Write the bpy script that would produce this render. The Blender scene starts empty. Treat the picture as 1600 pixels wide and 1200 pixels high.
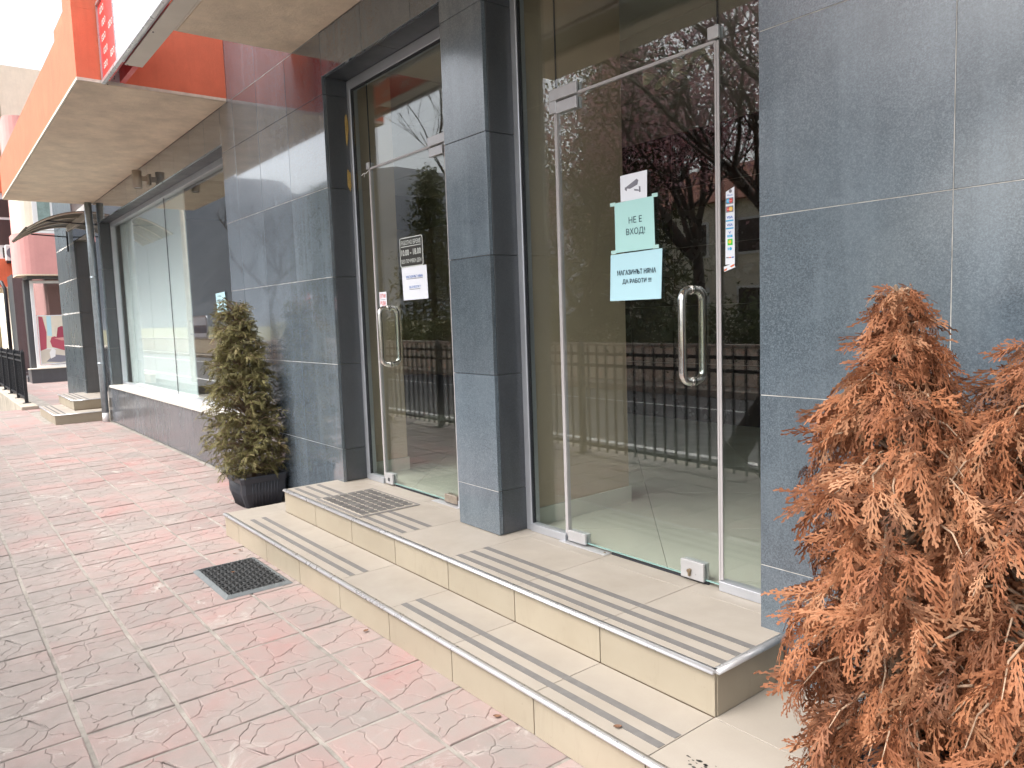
import bpy, bmesh, math, random
import numpy as np
from mathutils import Vector, Matrix, Euler, noise as mnoise

scene = bpy.context.scene
COL = scene.collection
R = math.radians
random.seed(7)

# ------------------------------------------------------------------ camera, sky, sun, exposure
CAM_YAW, CAM_PITCH, CAM_ROLL = R(141.7805), R(-5.3095), R(-1.9978)
_f = Vector((math.cos(CAM_PITCH) * math.cos(CAM_YAW), math.cos(CAM_PITCH) * math.sin(CAM_YAW), math.sin(CAM_PITCH)))
_r = Vector((math.sin(CAM_YAW), -math.cos(CAM_YAW), 0))
_u = _r.cross(_f)
_r2 = math.cos(CAM_ROLL) * _r + math.sin(CAM_ROLL) * _u
_u2 = -math.sin(CAM_ROLL) * _r + math.cos(CAM_ROLL) * _u
cam_data = bpy.data.cameras.new("camera")
cam = bpy.data.objects.new("camera", cam_data)
COL.objects.link(cam)
cam_data.sensor_width = 36
cam_data.lens = 1168.2 / 1600 * 36
cam_data.clip_start = 0.05
cam_data.clip_end = 5000
m = Matrix.Identity(4)
for i in range(3):
    m[i][0], m[i][1], m[i][2] = _r2[i], _u2[i], -_f[i]
m[2][3] = 1.5
cam.matrix_world = m
scene.camera = cam

world = bpy.data.worlds.new("World")
scene.world = world
world.use_nodes = True
SUN_EL, SUN_AZ = R(55), R(-100)          # azimuth measured in the xy plane, from +x; the sun stands over the street
wn = world.node_tree
bg = wn.nodes["Background"]
sky = wn.nodes.new("ShaderNodeTexSky")
sky.sky_type = 'NISHITA'
sky.sun_disc = False
sky.sun_elevation = SUN_EL
sky.sun_rotation = R(90) - SUN_AZ
sky.air_density = 1.0
sky.dust_density = 5.0
sky.ozone_density = 0.0
hs_ = wn.nodes.new("ShaderNodeHueSaturation")      # thin overcast: the blue is mostly veiled
hs_.inputs['Saturation'].default_value = 0.38
wn.links.new(sky.outputs[0], hs_.inputs['Color'])
wn.links.new(hs_.outputs[0], bg.inputs[0])
bg.inputs[1].default_value = 0.15
sun_d = bpy.data.lights.new("sun", 'SUN')
sun_d.energy = 0.8
sun_d.angle = R(45)
sun_d.color = (1.0, 0.965, 0.92)
sun = bpy.data.objects.new("sun", sun_d)
COL.objects.link(sun)
_sd = Vector((math.cos(SUN_EL) * math.cos(SUN_AZ), math.cos(SUN_EL) * math.sin(SUN_AZ), math.sin(SUN_EL)))
sun.rotation_euler = (-_sd).to_track_quat('-Z', 'Y').to_euler()
sun.location = _sd * 30
vs = scene.view_settings
vs.view_transform = 'Standard'
vs.look = 'None'
vs.gamma = 1.0
vs.use_curve_mapping = False
vs.exposure = 1.56
scene.cycles.max_bounces = 8
scene.cycles.transparent_max_bounces = 24
scene.cycles.use_denoising = True

# ------------------------------------------------------------------ helpers: objects
ORG = {}

def org(o):
    return ORG.get(o.name, Vector((0, 0, 0))) if o else Vector((0, 0, 0))

def thing(name, label, cat, loc=(0, 0, 0), group=None):
    o = bpy.data.objects.new(name, None)
    COL.objects.link(o)
    o.location = loc
    o.empty_display_size = 0.1
    ORG[o.name] = Vector(loc)
    tag(o, label, cat, group)
    return o

def tag(o, label=None, cat=None, group=None, kind=None):
    if label: o["label"] = label
    if cat: o["category"] = cat
    if group: o["group"] = group
    if kind: o["kind"] = kind
    return o

def link(name, me, parent=None, loc=None, rot=None):
    o = bpy.data.objects.new(name, me)
    COL.objects.link(o)
    if parent:
        o.parent = parent
    ORG[o.name] = org(parent).copy()
    if loc is not None:
        o.location = Vector(loc) - org(parent)
        ORG[o.name] = Vector(loc)
    if rot is not None:
        o.rotation_euler = rot
    return o

class MB:
    """collects shapes given in world coordinates and links them as one mesh object"""
    def __init__(s):
        s.v, s.f, s.sm = [], [], []
    def add(s, vs_, fs, smooth=False):
        n = len(s.v)
        s.v += [tuple(p) for p in vs_]
        s.f += [tuple(i + n for i in f) for f in fs]
        s.sm += [smooth] * len(fs)
        return s
    def box(s, x0, x1, y0, y1, z0, z1, c=0.0):
        if c <= 0:
            v = [(x, y, z) for z in (z0, z1) for y in (y0, y1) for x in (x0, x1)]
            return s.add(v, [(0, 2, 3, 1), (4, 5, 7, 6), (0, 1, 5, 4), (2, 6, 7, 3), (0, 4, 6, 2), (1, 3, 7, 5)])
        # chamfered box: 24 vertices
        v = []
        idx = {}
        for xi, x in enumerate((x0, x1)):
            for yi, y in enumerate((y0, y1)):
                for zi, z in enumerate((z0, z1)):
                    sx, sy, sz = (c if xi == 0 else -c), (c if yi == 0 else -c), (c if zi == 0 else -c)
                    idx[xi, yi, zi, 0] = len(v); v.append((x, y + sy, z + sz))
                    idx[xi, yi, zi, 1] = len(v); v.append((x + sx, y, z + sz))
                    idx[xi, yi, zi, 2] = len(v); v.append((x + sx, y + sy, z))
        fs = []
        I = idx
        for a in (0, 1):
            fs.append([I[a, 0, 0, 0], I[a, 0, 1, 0], I[a, 1, 1, 0], I[a, 1, 0, 0]][::(1 if a == 0 else -1)])
            fs.append([I[0, a, 0, 1], I[1, a, 0, 1], I[1, a, 1, 1], I[0, a, 1, 1]][::(1 if a == 0 else -1)])
            fs.append([I[0, 0, a, 2], I[0, 1, a, 2], I[1, 1, a, 2], I[1, 0, a, 2]][::(1 if a == 0 else -1)])
        for a in (0, 1):
            for b in (0, 1):
                k = 1 if (a + b) % 2 == 0 else -1
                fs.append([I[a, b, 0, 1], I[a, b, 0, 0], I[a, b, 1, 0], I[a, b, 1, 1]][::-k])
                fs.append([I[a, 0, b, 0], I[a, 0, b, 2], I[a, 1, b, 2], I[a, 1, b, 0]][::-k])
                fs.append([I[0, a, b, 2], I[0, a, b, 1], I[1, a, b, 1], I[1, a, b, 2]][::-k])
        for a in (0, 1):
            for b in (0, 1):
                for d in (0, 1):
                    k = 1 if (a + b + d) % 2 == 0 else -1
                    fs.append([I[a, b, d, 0], I[a, b, d, 1], I[a, b, d, 2]][::k])
        return s.add(v, fs)
    def tube(s, path, r, n=8, caps=True, smooth=True):
        path = [Vector(p) for p in path]
        rs = r if isinstance(r, (list, tuple)) else [r] * len(path)
        t0 = (path[1] - path[0]).normalized()
        a = Vector((0, 0, 1)) if abs(t0.z) < 0.9 else Vector((1, 0, 0))
        u = t0.cross(a).normalized()
        base = len(s.v)
        vv, ff = [], []
        for i, p in enumerate(path):
            if i == 0: t = t0
            elif i == len(path) - 1: t = (path[i] - path[i - 1]).normalized()
            else: t = ((path[i + 1] - path[i]).normalized() + (path[i] - path[i - 1]).normalized()).normalized()
            u = (u - t * u.dot(t)).normalized()
            w = t.cross(u)
            for k in range(n):
                an = 2 * math.pi * k / n
                vv.append(p + (u * math.cos(an) + w * math.sin(an)) * rs[i])
        for i in range(len(path) - 1):
            for k in range(n):
                k2 = (k + 1) % n
                ff.append((i * n + k, i * n + k2, (i + 1) * n + k2, (i + 1) * n + k))
        s.add(vv, ff, smooth)
        if caps:
            s.f.append(tuple(base + k for k in range(n))[::-1]); s.sm.append(False)
            s.f.append(tuple(base + (len(path) - 1) * n + k for k in range(n))); s.sm.append(False)
        return s
    def prism(s, pts, d):
        """polygon (3d points) extruded by vector d"""
        n = len(pts)
        pts = [Vector(p) for p in pts]
        d = Vector(d)
        s.add(pts + [p + d for p in pts], [tuple(range(n)), tuple(range(2 * n - 1, n - 1, -1))] +
              [(i, i + n, (i + 1) % n + n, (i + 1) % n) for i in range(n)])
        return s
    def mesh(s, name, mat, off=(0, 0, 0), fix=True):
        me = bpy.data.meshes.new(name)
        o = Vector(off)
        me.from_pydata([tuple(Vector(p) - o) for p in s.v], [], s.f)
        if fix:
            bm = bmesh.new(); bm.from_mesh(me)
            bmesh.ops.recalc_face_normals(bm, faces=bm.faces)
            bm.to_mesh(me); bm.free()
        if any(s.sm):
            me.polygons.foreach_set("use_smooth", s.sm)
        if mat: me.materials.append(mat)
        return me
    def build(s, name, mat, parent=None, fix=True):
        return link(name, s.mesh(name, mat, org(parent), fix), parent)

def numpy_mesh(name, V, F, mat, tint=None, smooth=False):
    me = bpy.data.meshes.new(name)
    V = np.asarray(V, np.float32); F = np.asarray(F, np.int32)
    k = F.shape[1]
    me.vertices.add(len(V)); me.vertices.foreach_set("co", V.ravel())
    me.loops.add(F.size); me.loops.foreach_set("vertex_index", F.ravel())
    me.polygons.add(len(F)); me.polygons.foreach_set("loop_start", np.arange(0, F.size, k, dtype=np.int32))
    me.update(calc_edges=True)
    if tint is not None:
        a = me.attributes.new("tint", 'FLOAT', 'POINT')
        a.data.foreach_set("value", np.asarray(tint, np.float32))
    if smooth:
        me.polygons.foreach_set("use_smooth", np.ones(len(F), bool))
    me.materials.append(mat)
    return me

# ------------------------------------------------------------------ helpers: materials
class NT:
    def __init__(s, name):
        s.m = bpy.data.materials.new(name); s.m.use_nodes = True
        s.t = s.m.node_tree; s.b = s.t.nodes["Principled BSDF"]
        s.out = s.t.nodes["Material Output"]
    def n(s, typ, **kw):
        o = s.t.nodes.new(typ)
        for k, v in kw.items():
            if k in o.inputs.keys() if isinstance(k, str) and k[0].isupper() else False: o.inputs[k].default_value = v
            else: setattr(o, k, v)
        return o
    def l(s, a, b): s.t.links.new(a, b)
    def coords(s, kind='Position', scale=(1, 1, 1)):
        if kind == 'Position': o = s.n("ShaderNodeNewGeometry").outputs['Position']
        else: o = s.n("ShaderNodeTexCoord").outputs[kind]
        mp = s.n("ShaderNodeMapping"); mp.inputs['Scale'].default_value = scale
        s.l(o, mp.inputs[0]); return mp.outputs[0]
    def noise(s, co, scale, detail=4, rough=0.6, dist=0.0):
        o = s.n("ShaderNodeTexNoise"); o.inputs['Scale'].default_value = scale
        o.inputs['Detail'].default_value = detail; o.inputs['Roughness'].default_value = rough
        o.inputs['Distortion'].default_value = dist
        s.l(co, o.inputs['Vector']); return o.outputs['Fac']
    def ramp(s, fac, stops):
        o = s.n("ShaderNodeValToRGB"); el = o.color_ramp.elements
        while len(el) > 1: el.remove(el[0])
        for i, (p, c) in enumerate(stops):
            e = el[0] if i == 0 else el.new(p)
            e.position = p; e.color = (c, c, c, 1) if isinstance(c, (int, float)) else (*c, 1)
        s.l(fac, o.inputs[0]); return o.outputs[0]
    def mix(s, fac, a, b, mode='MIX'):
        o = s.n("ShaderNodeMix"); o.data_type = 'RGBA'; o.blend_type = mode
        for sock, v in ((o.inputs['Factor'], fac), (o.inputs['A'], a), (o.inputs['B'], b)):
            pass
        def put(sock, v):
            if hasattr(v, 'is_linked'): s.l(v, sock)
            elif isinstance(v, (int, float)): sock.default_value = v
            else: sock.default_value = (*v, 1)
        put(o.inputs[0], fac); put(o.inputs[6], a); put(o.inputs[7], b)
        return o.outputs[2]
    def math(s, op, a, b=None):
        o = s.n("ShaderNodeMath"); o.operation = op
        for i, v in enumerate((a, b)):
            if v is None: continue
            if hasattr(v, 'is_linked'): s.l(v, o.inputs[i])
            else: o.inputs[i].default_value = v
        return o.outputs[0]
    def bump(s, h, strength=0.3, dist=0.01):
        o = s.n("ShaderNodeBump"); o.inputs['Strength'].default_value = strength; o.inputs['Distance'].default_value = dist
        s.l(h, o.inputs['Height']); s.l(o.outputs[0], s.b.inputs['Normal'])
    def col(s, v):
        if hasattr(v, 'is_linked'): s.l(v, s.b.inputs['Base Color'])
        else: s.b.inputs['Base Color'].default_value = (*v, 1)
    def rough(s, v):
        if hasattr(v, 'is_linked'): s.l(v, s.b.inputs['Roughness'])
        else: s.b.inputs['Roughness'].default_value = v

def simple(name, col, rough=0.5, metal=0.0, var=0.0, vscale=8, bump=0.0, bscale=60, spec=None):
    t = NT(name)
    if var:
        co = t.coords()
        f = t.noise(co, vscale, 5)
        a = tuple(max(0, c * (1 - var)) for c in col); b = tuple(min(1, c * (1 + var)) for c in col)
        t.col(t.ramp(f, [(0.3, a), (0.7, b)]))
        t.rough(t.ramp(t.noise(co, vscale * 1.7, 3), [(0.3, max(0.02, rough - 0.08)), (0.7, min(1, rough + 0.08))]))
    else:
        t.col(col); t.rough(rough)
    if bump:
        t.bump(t.noise(t.coords(), bscale, 6, 0.7), bump, 0.004)
    t.b.inputs['Metallic'].default_value = metal
    if spec is not None: t.b.inputs['Specular IOR Level'].default_value = spec
    return t.m

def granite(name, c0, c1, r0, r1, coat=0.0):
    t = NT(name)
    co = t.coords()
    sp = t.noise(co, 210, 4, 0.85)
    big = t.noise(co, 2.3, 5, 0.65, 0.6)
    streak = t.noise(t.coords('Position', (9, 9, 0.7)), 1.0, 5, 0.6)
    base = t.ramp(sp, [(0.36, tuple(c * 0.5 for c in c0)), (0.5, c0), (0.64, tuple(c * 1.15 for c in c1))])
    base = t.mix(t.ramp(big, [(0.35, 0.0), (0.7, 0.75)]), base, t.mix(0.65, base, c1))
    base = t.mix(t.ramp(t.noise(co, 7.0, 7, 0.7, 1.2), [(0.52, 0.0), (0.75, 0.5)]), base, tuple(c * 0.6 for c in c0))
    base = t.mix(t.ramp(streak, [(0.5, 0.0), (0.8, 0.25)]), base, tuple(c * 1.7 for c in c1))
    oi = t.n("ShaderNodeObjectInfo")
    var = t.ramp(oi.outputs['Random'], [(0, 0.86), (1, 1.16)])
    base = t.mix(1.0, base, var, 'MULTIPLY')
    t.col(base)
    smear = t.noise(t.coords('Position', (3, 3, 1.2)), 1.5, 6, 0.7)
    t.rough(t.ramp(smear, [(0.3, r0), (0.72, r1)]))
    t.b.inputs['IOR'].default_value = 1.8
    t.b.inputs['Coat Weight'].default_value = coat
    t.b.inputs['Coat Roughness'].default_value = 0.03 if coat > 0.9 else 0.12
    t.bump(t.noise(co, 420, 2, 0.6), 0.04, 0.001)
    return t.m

M = {}
M['granite'] = granite('polished dark granite', (0.088, 0.112, 0.134), (0.148, 0.180, 0.208), 0.04, 0.11, 1.0)
M['granite_satin'] = granite('satin dark granite', (0.084, 0.110, 0.134), (0.142, 0.178, 0.208), 0.13, 0.26, 0.45)
M['granite_low'] = granite('polished dark granite plinth', (0.074, 0.086, 0.100), (0.128, 0.140, 0.158), 0.16, 0.34, 0.15)
M['granite_pier'] = granite('weathered dark granite', (0.050, 0.068, 0.080), (0.090, 0.115, 0.130), 0.22, 0.4)
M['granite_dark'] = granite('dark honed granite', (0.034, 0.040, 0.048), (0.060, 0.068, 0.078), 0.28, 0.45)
M['mortar'] = simple('pale joint mortar', (0.50, 0.49, 0.46), 0.9, var=0.45, vscale=9, bump=0.3)
M['core'] = simple('joint grout', (0.34, 0.34, 0.33), 0.9, var=0.4, vscale=3)

def glass_mat(name, tint=(0.93, 0.97, 0.95), f0=0.075):
    t = NT(name)
    t.t.nodes.remove(t.b)
    tr = t.n("ShaderNodeBsdfTransparent"); tr.inputs[0].default_value = (*tint, 1)
    gl = t.n("ShaderNodeBsdfGlossy"); gl.inputs['Roughness'].default_value = 0.0
    gl.inputs[0].default_value = (1, 1, 1, 1)
    lw = t.n("ShaderNodeLayerWeight"); lw.inputs[0].default_value = 0.5
    p = t.math('POWER', lw.outputs['Facing'], 5.0)
    f = t.math('ADD', t.math('MULTIPLY', p, 1 - f0), f0)
    mx = t.n("ShaderNodeMixShader")
    t.l(f, mx.inputs[0]); t.l(tr.outputs[0], mx.inputs[1]); t.l(gl.outputs[0], mx.inputs[2])
    t.l(mx.outputs[0], t.out.inputs[0])
    return t.m
M['glass'] = glass_mat('clear glass', (0.945, 0.975, 0.96))
M['glass_far'] = glass_mat('window glass', (0.75, 0.8, 0.8), 0.06)
M['glass_edge'] = simple('green glass edge', (0.28, 0.46, 0.44), 0.1)
M['alu'] = simple('grey anodised aluminium', (0.52, 0.54, 0.58), 0.38, 0.6, var=0.08, vscale=3)
M['steel'] = simple('brushed stainless steel', (0.72, 0.71, 0.68), 0.16, 1.0, var=0.05, vscale=40)
M['chrome_trim'] = simple('bright aluminium nosing', (0.58, 0.58, 0.59), 0.32, 0.6, var=0.05, vscale=12)
M['fitting'] = simple('satin silver patch fitting', (0.50, 0.50, 0.51), 0.35, 0.4, var=0.04, vscale=20)
M['fitting_old'] = simple('worn brass-grey hinge patch', (0.33, 0.28, 0.23), 0.45, 0.5, var=0.15, vscale=40)
M['seal'] = simple('grey plastic glass seal', (0.42, 0.40, 0.40), 0.4)
M['gasket'] = simple('black rubber gasket', (0.02, 0.022, 0.028), 0.6)

t = NT('cream porcelain tile')
co = t.coords()
b = t.ramp(t.noise(co, 3.0, 6, 0.6, 0.4), [(0.3, (0.32, 0.285, 0.24)), (0.55, (0.355, 0.32, 0.275)), (0.75, (0.385, 0.35, 0.305))])
b = t.mix(t.ramp(t.noise(co, 180, 2, 0.6), [(0.4, 0.0), (0.75, 0.35)]), b, (0.32, 0.285, 0.25))
b = t.mix(t.ramp(t.noise(co, 1.6, 7, 0.75, 0.8), [(0.57, 0.0), (0.78, 0.28)]), b, (0.42, 0.36, 0.29))
b = t.mix(t.ramp(t.noise(co, 26, 5, 0.8), [(0.66, 0.0), (0.8, 0.5)]), b, (0.36, 0.31, 0.26))
b = t.mix(1.0, b, t.ramp(t.n("ShaderNodeObjectInfo").outputs['Random'], [(0, 0.94), (1, 1.04)]), 'MULTIPLY')
t.col(b)
t.rough(t.ramp(t.noise(co, 7, 4), [(0.3, 0.38), (0.7, 0.6)]))
t.bump(t.noise(co, 150, 3), 0.06, 0.001)
M['tile'] = t.m
t = NT('cream riser tile')
co = t.coords()
b = t.ramp(t.noise(co, 2.5, 5), [(0.3, (0.325, 0.28, 0.21)), (0.7, (0.37, 0.325, 0.25))])
b = t.mix(t.ramp(t.noise(t.coords('Position', (5, 5, 1.4)), 2.2, 7, 0.75, 0.6), [(0.55, 0.0), (0.8, 0.4)]), b, (0.20, 0.165, 0.12))
b = t.mix(t.ramp(t.noise(co, 40, 6, 0.8), [(0.62, 0.0), (0.78, 0.55)]), b, (0.19, 0.155, 0.115))
b = t.mix(1.0, b, t.ramp(t.n("ShaderNodeObjectInfo").outputs['Random'], [(0, 0.92), (1, 1.05)]), 'MULTIPLY')
t.col(b); t.rough(0.45); t.bump(t.noise(co, 90, 3), 0.04, 0.001)
M['riser'] = t.m
M['tile_grout'] = simple('brown tile grout', (0.26, 0.19, 0.13), 0.9, var=0.2, vscale=20)
M['strip'] = simple('grey anti-slip tape', (0.15, 0.145, 0.14), 0.8, var=0.12, vscale=25, bump=0.3, bscale=400)

def plaster(name, c, var=0.1, streak=0.12, bump=0.35, bscale=70):
    t = NT(name)
    co = t.coords()
    f = t.noise(co, 3.5, 7, 0.65)
    b = t.ramp(f, [(0.3, tuple(x * (1 - var) for x in c)), (0.7, tuple(min(1, x * (1 + var)) for x in c))])
    s2 = t.noise(t.coords('Position', (14, 14, 0.9)), 1.2, 5, 0.6)
    b = t.mix(t.ramp(s2, [(0.5, 0.0), (0.85, streak * 3)]), b, tuple(x * 0.72 for x in c))
    t.col(b); t.rough(0.88)
    t.bump(t.noise(co, bscale, 6, 0.75, 0.5), bump, 0.012)
    return t.m
M['orange'] = plaster('orange render', (0.72, 0.19, 0.105))
M['orange_far'] = plaster('coral render', (0.70, 0.17, 0.085))
M['pink'] = plaster('pink render', (0.66, 0.32, 0.30), 0.05, 0.06)
M['peach'] = plaster('peach render', (0.80, 0.42, 0.22), 0.05, 0.06)
M['soffit'] = plaster('beige scraped plaster', (0.73, 0.605, 0.465), 0.16, 0.1, 0.9, 38)
M['yellow_wall'] = plaster('old yellow plaster', (0.36, 0.26, 0.13), 0.18, 0.25, 0.3, 20)
M['cream_wall'] = plaster('cream render', (0.74, 0.68, 0.56), 0.06, 0.1)
M['drip'] = simple('pale plaster edge bead', (0.66, 0.60, 0.52), 0.8, var=0.1, vscale=20)
M['white'] = simple('white plastic', (0.80, 0.80, 0.80), 0.35)
M['sign_white'] = simple('milky white sign face', (0.50, 0.53, 0.57), 0.3, var=0.05, vscale=2)
M['sign_red'] = simple('red sign film', (0.62, 0.055, 0.05), 0.4, var=0.06, vscale=4)
M['sign_beige'] = simple('beige sheet metal', (0.60, 0.55, 0.47), 0.5, var=0.05, vscale=4)
M['black_metal'] = simple('black painted iron', (0.022, 0.024, 0.028), 0.45, 0.2, var=0.2, vscale=20)
M['galv'] = simple('galvanised sheet pipe', (0.36, 0.42, 0.46), 0.42, 0.65, var=0.16, vscale=14)
M['rubber'] = simple('black rubber', (0.035, 0.037, 0.038), 0.75, var=0.25, vscale=30, bump=0.2, bscale=300)
M['rubber_edge'] = simple('dusty rubber edge', (0.13, 0.145, 0.15), 0.8, var=0.15, vscale=20)
M['carpet'] = simple('dark carpet square', (0.11, 0.105, 0.10), 0.95, var=0.35, vscale=18, bump=0.6, bscale=500)
M['carpet_base'] = simple('pale ribbed mat backing', (0.40, 0.36, 0.30), 0.9, var=0.15, vscale=40, bump=0.4, bscale=300)
M['carpet_edge'] = simple('grey mat border', (0.19, 0.18, 0.17), 0.9, var=0.15, vscale=40)
M['pot'] = simple('anthracite plastic', (0.033, 0.037, 0.046), 0.5, var=0.12, vscale=9)
M['soil'] = simple('dry potting soil', (0.05, 0.035, 0.025), 1.0, var=0.4, vscale=40, bump=0.8, bscale=120)
M['paper_blue'] = simple('pale blue paper', (0.46, 0.72, 0.80), 0.75)
M['paper_green'] = simple('pale turquoise paper', (0.42, 0.70, 0.68), 0.75)
M['paper_white'] = simple('white paper', (0.76, 0.79, 0.85), 0.75)
M['tape'] = simple('pale adhesive tape', (0.46, 0.70, 0.66), 0.4)
M['ink'] = simple('dark printed ink', (0.025, 0.06, 0.09), 0.7)
M['ink_grey'] = simple('grey printed ink', (0.20, 0.20, 0.24), 0.7)
M['ink_red'] = simple('red printed ink', (0.66, 0.06, 0.05), 0.6)
M['ink_blue'] = simple('blue printed ink', (0.02, 0.14, 0.50), 0.6)
M['ink_cyan'] = simple('cyan printed ink', (0.03, 0.42, 0.72), 0.6)
M['ink_yellow'] = simple('yellow printed ink', (0.80, 0.52, 0.06), 0.6)
M['ink_green'] = simple('green printed ink', (0.06, 0.60, 0.05), 0.6)
M['ink_orange'] = simple('orange printed ink', (0.75, 0.18, 0.06), 0.6)
M['vinyl_white'] = simple('white vinyl lettering', (0.55, 0.58, 0.55), 0.5)
M['plate_black'] = simple('dark sticker', (0.030, 0.030, 0.026), 0.4)
M['brass'] = simple('brass lock cylinder', (0.30, 0.23, 0.15), 0.4, 0.8)
M['blind'] = simple('white window board', (0.82, 0.88, 0.91), 0.7, var=0.04, vscale=2)
M['beige_wall'] = simple('beige interior paint', (0.50, 0.40, 0.29), 0.8, var=0.05, vscale=2)
M['ceiling'] = simple('white ceiling panel', (0.34, 0.32, 0.28), 0.8, var=0.04, vscale=3)
M['int_tile'] = simple('pale glossy floor tile', (0.58, 0.58, 0.50), 0.16, var=0.06, vscale=3)
M['int_dark'] = simple('dark wall tile', (0.035, 0.030, 0.028), 0.25, var=0.2, vscale=3)
M['dark_grout'] = simple('grey wall grout', (0.16, 0.15, 0.13), 0.8)
M['shade'] = simple('brown smoked polycarbonate', (0.115, 0.10, 0.075), 0.35, var=0.2, vscale=3)
M['asphalt'] = simple('asphalt', (0.11, 0.11, 0.11), 0.85, var=0.25, vscale=1.2, bump=0.5, bscale=150)
M['paint'] = simple('white road paint', (0.72, 0.72, 0.70), 0.7, var=0.1, vscale=15)
M['concrete'] = simple('weathered concrete', (0.40, 0.36, 0.30), 0.9, var=0.25, vscale=4, bump=0.6, bscale=60)
M['bark'] = simple('dark tree bark', (0.055, 0.042, 0.034), 0.95, var=0.4, vscale=20, bump=0.8, bscale=60)
M['twig_dead'] = simple('pale dead twig', (0.36, 0.25, 0.17), 0.9, var=0.3, vscale=60)
M['twig_live'] = simple('brown twig', (0.15, 0.10, 0.06), 0.9, var=0.3, vscale=60)

def leafmat(name, stops, rough=0.65, trans=0.25):
    t = NT(name)
    at = t.n("ShaderNodeAttribute"); at.attribute_name = "tint"
    c = t.ramp(at.outputs['Fac'], stops)
    c = t.mix(0.35, c, t.ramp(t.noise(t.coords(), 35, 3), [(0.3, tuple(x * 0.6 for x in stops[0][1])), (0.7, stops[-1][1])]))
    t.col(c); t.rough(rough)
    t.b.inputs['Specular IOR Level'].default_value = 0.3
    tl = t.n("ShaderNodeBsdfTranslucent"); t.l(c, tl.inputs[0])
    mx = t.n("ShaderNodeMixShader"); mx.inputs[0].default_value = trans
    t.l(t.b.outputs[0], mx.inputs[1]); t.l(tl.outputs[0], mx.inputs[2]); t.l(mx.outputs[0], t.out.inputs[0])
    return t.m
M['dead_leaf'] = leafmat('dead brown thuja leaf', [(0, (0.12, 0.045, 0.024)), (0.3, (0.30, 0.100, 0.042)), (0.65, (0.42, 0.155, 0.066)), (1, (0.53, 0.28, 0.155))])
M['live_leaf'] = leafmat('olive thuja leaf', [(0, (0.065, 0.062, 0.023)), (0.4, (0.155, 0.148, 0.052)), (0.75, (0.24, 0.225, 0.082)), (1, (0.32, 0.26, 0.13))])
M['pine_leaf'] = leafmat('dark evergreen needles', [(0, (0.045, 0.058, 0.022)), (1, (0.14, 0.15, 0.055))])
M['blossom'] = leafmat('pink blossom', [(0, (0.36, 0.15, 0.18)), (0.5, (0.60, 0.33, 0.37)), (1, (0.78, 0.58, 0.61))])
M['shrub'] = leafmat('green shrub leaf', [(0, (0.05, 0.075, 0.022)), (1, (0.12, 0.14, 0.05))])
M['dry'] = simple('dry brown leaf', (0.16, 0.08, 0.045), 0.8, var=0.3, vscale=60)

t = NT('wooded hillside')
co = t.coords()
t.col(t.ramp(t.noise(co, 0.03, 8, 0.7), [(0.3, (0.10, 0.115, 0.13)), (0.6, (0.15, 0.155, 0.17)), (0.8, (0.18, 0.175, 0.175))])); t.rough(1.0)
M['hill'] = t.m
M['grass'] = simple('rough ground', (0.16, 0.15, 0.08), 1.0, var=0.4, vscale=0.6, bump=0.8, bscale=20)

def slab_mat(name, worn):
    t = NT(name)
    co = t.coords()
    oi = t.n("ShaderNodeObjectInfo")
    pink = t.ramp(t.noise(co, 1.5, 7, 0.7, 0.4), [(0.26, (0.26, 0.240, 0.220)), (0.44, (0.295, 0.245, 0.226)), (0.57, (0.325, 0.228, 0.211)), (0.72, (0.36, 0.188, 0.174))])
    pink = t.mix(1.0, pink, t.ramp(oi.outputs['Random'], [(0, (0.84, 0.88, 0.89)), (0.5, (0.98, 0.97, 0.97)), (1, (1.08, 1.05, 1.05))]), 'MULTIPLY')
    sep = t.n("ShaderNodeSeparateXYZ"); t.l(co, sep.inputs[0])
    # walked-on strip along the kerb side is bleached grey
    g = t.math('ADD', t.math('MULTIPLY', sep.outputs['Y'], -0.24), t.noise(co, 1.1, 6, 0.65))
    grey = t.ramp(g, [(0.20, 0.0), (0.50, 0.86)])
    c = t.mix(grey, pink, t.ramp(t.noise(co, 9, 6, 0.75), [(0.3, (0.205, 0.19, 0.175)), (0.7, (0.31, 0.285, 0.265))]))
    wh = t.ramp(t.noise(co, 4.2, 8, 0.75, 0.9), [(0.57, 0.0), (0.66, 0.8)])
    whm = t.ramp(t.noise(co, 0.8, 3, 0.5), [(0.42, 0.0), (0.58, 1.0)])
    c = t.mix(t.math('MULTIPLY', wh, whm), c, (0.45, 0.43, 0.39))
    dk = t.ramp(t.noise(co, 2.6, 8, 0.75), [(0.54, 0.0), (0.8, 0.5)])
    c = t.mix(dk, c, (0.185, 0.168, 0.152))
    c = t.mix(t.ramp(t.noise(co, 240, 2, 0.7), [(0.4, 0.0), (0.8, 0.4)]), c, (0.23, 0.19, 0.175))
    t.col(c); t.rough(0.85)
    t.bump(t.noise(co, 120, 5, 0.8), 0.25, 0.004)
    return t.m
M['slab'] = slab_mat('worn pink concrete slab', 0.5)
M['bed'] = simple('sandy joint mortar', (0.275, 0.255, 0.228), 0.95, var=0.35, vscale=7, bump=0.7, bscale=90)

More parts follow.
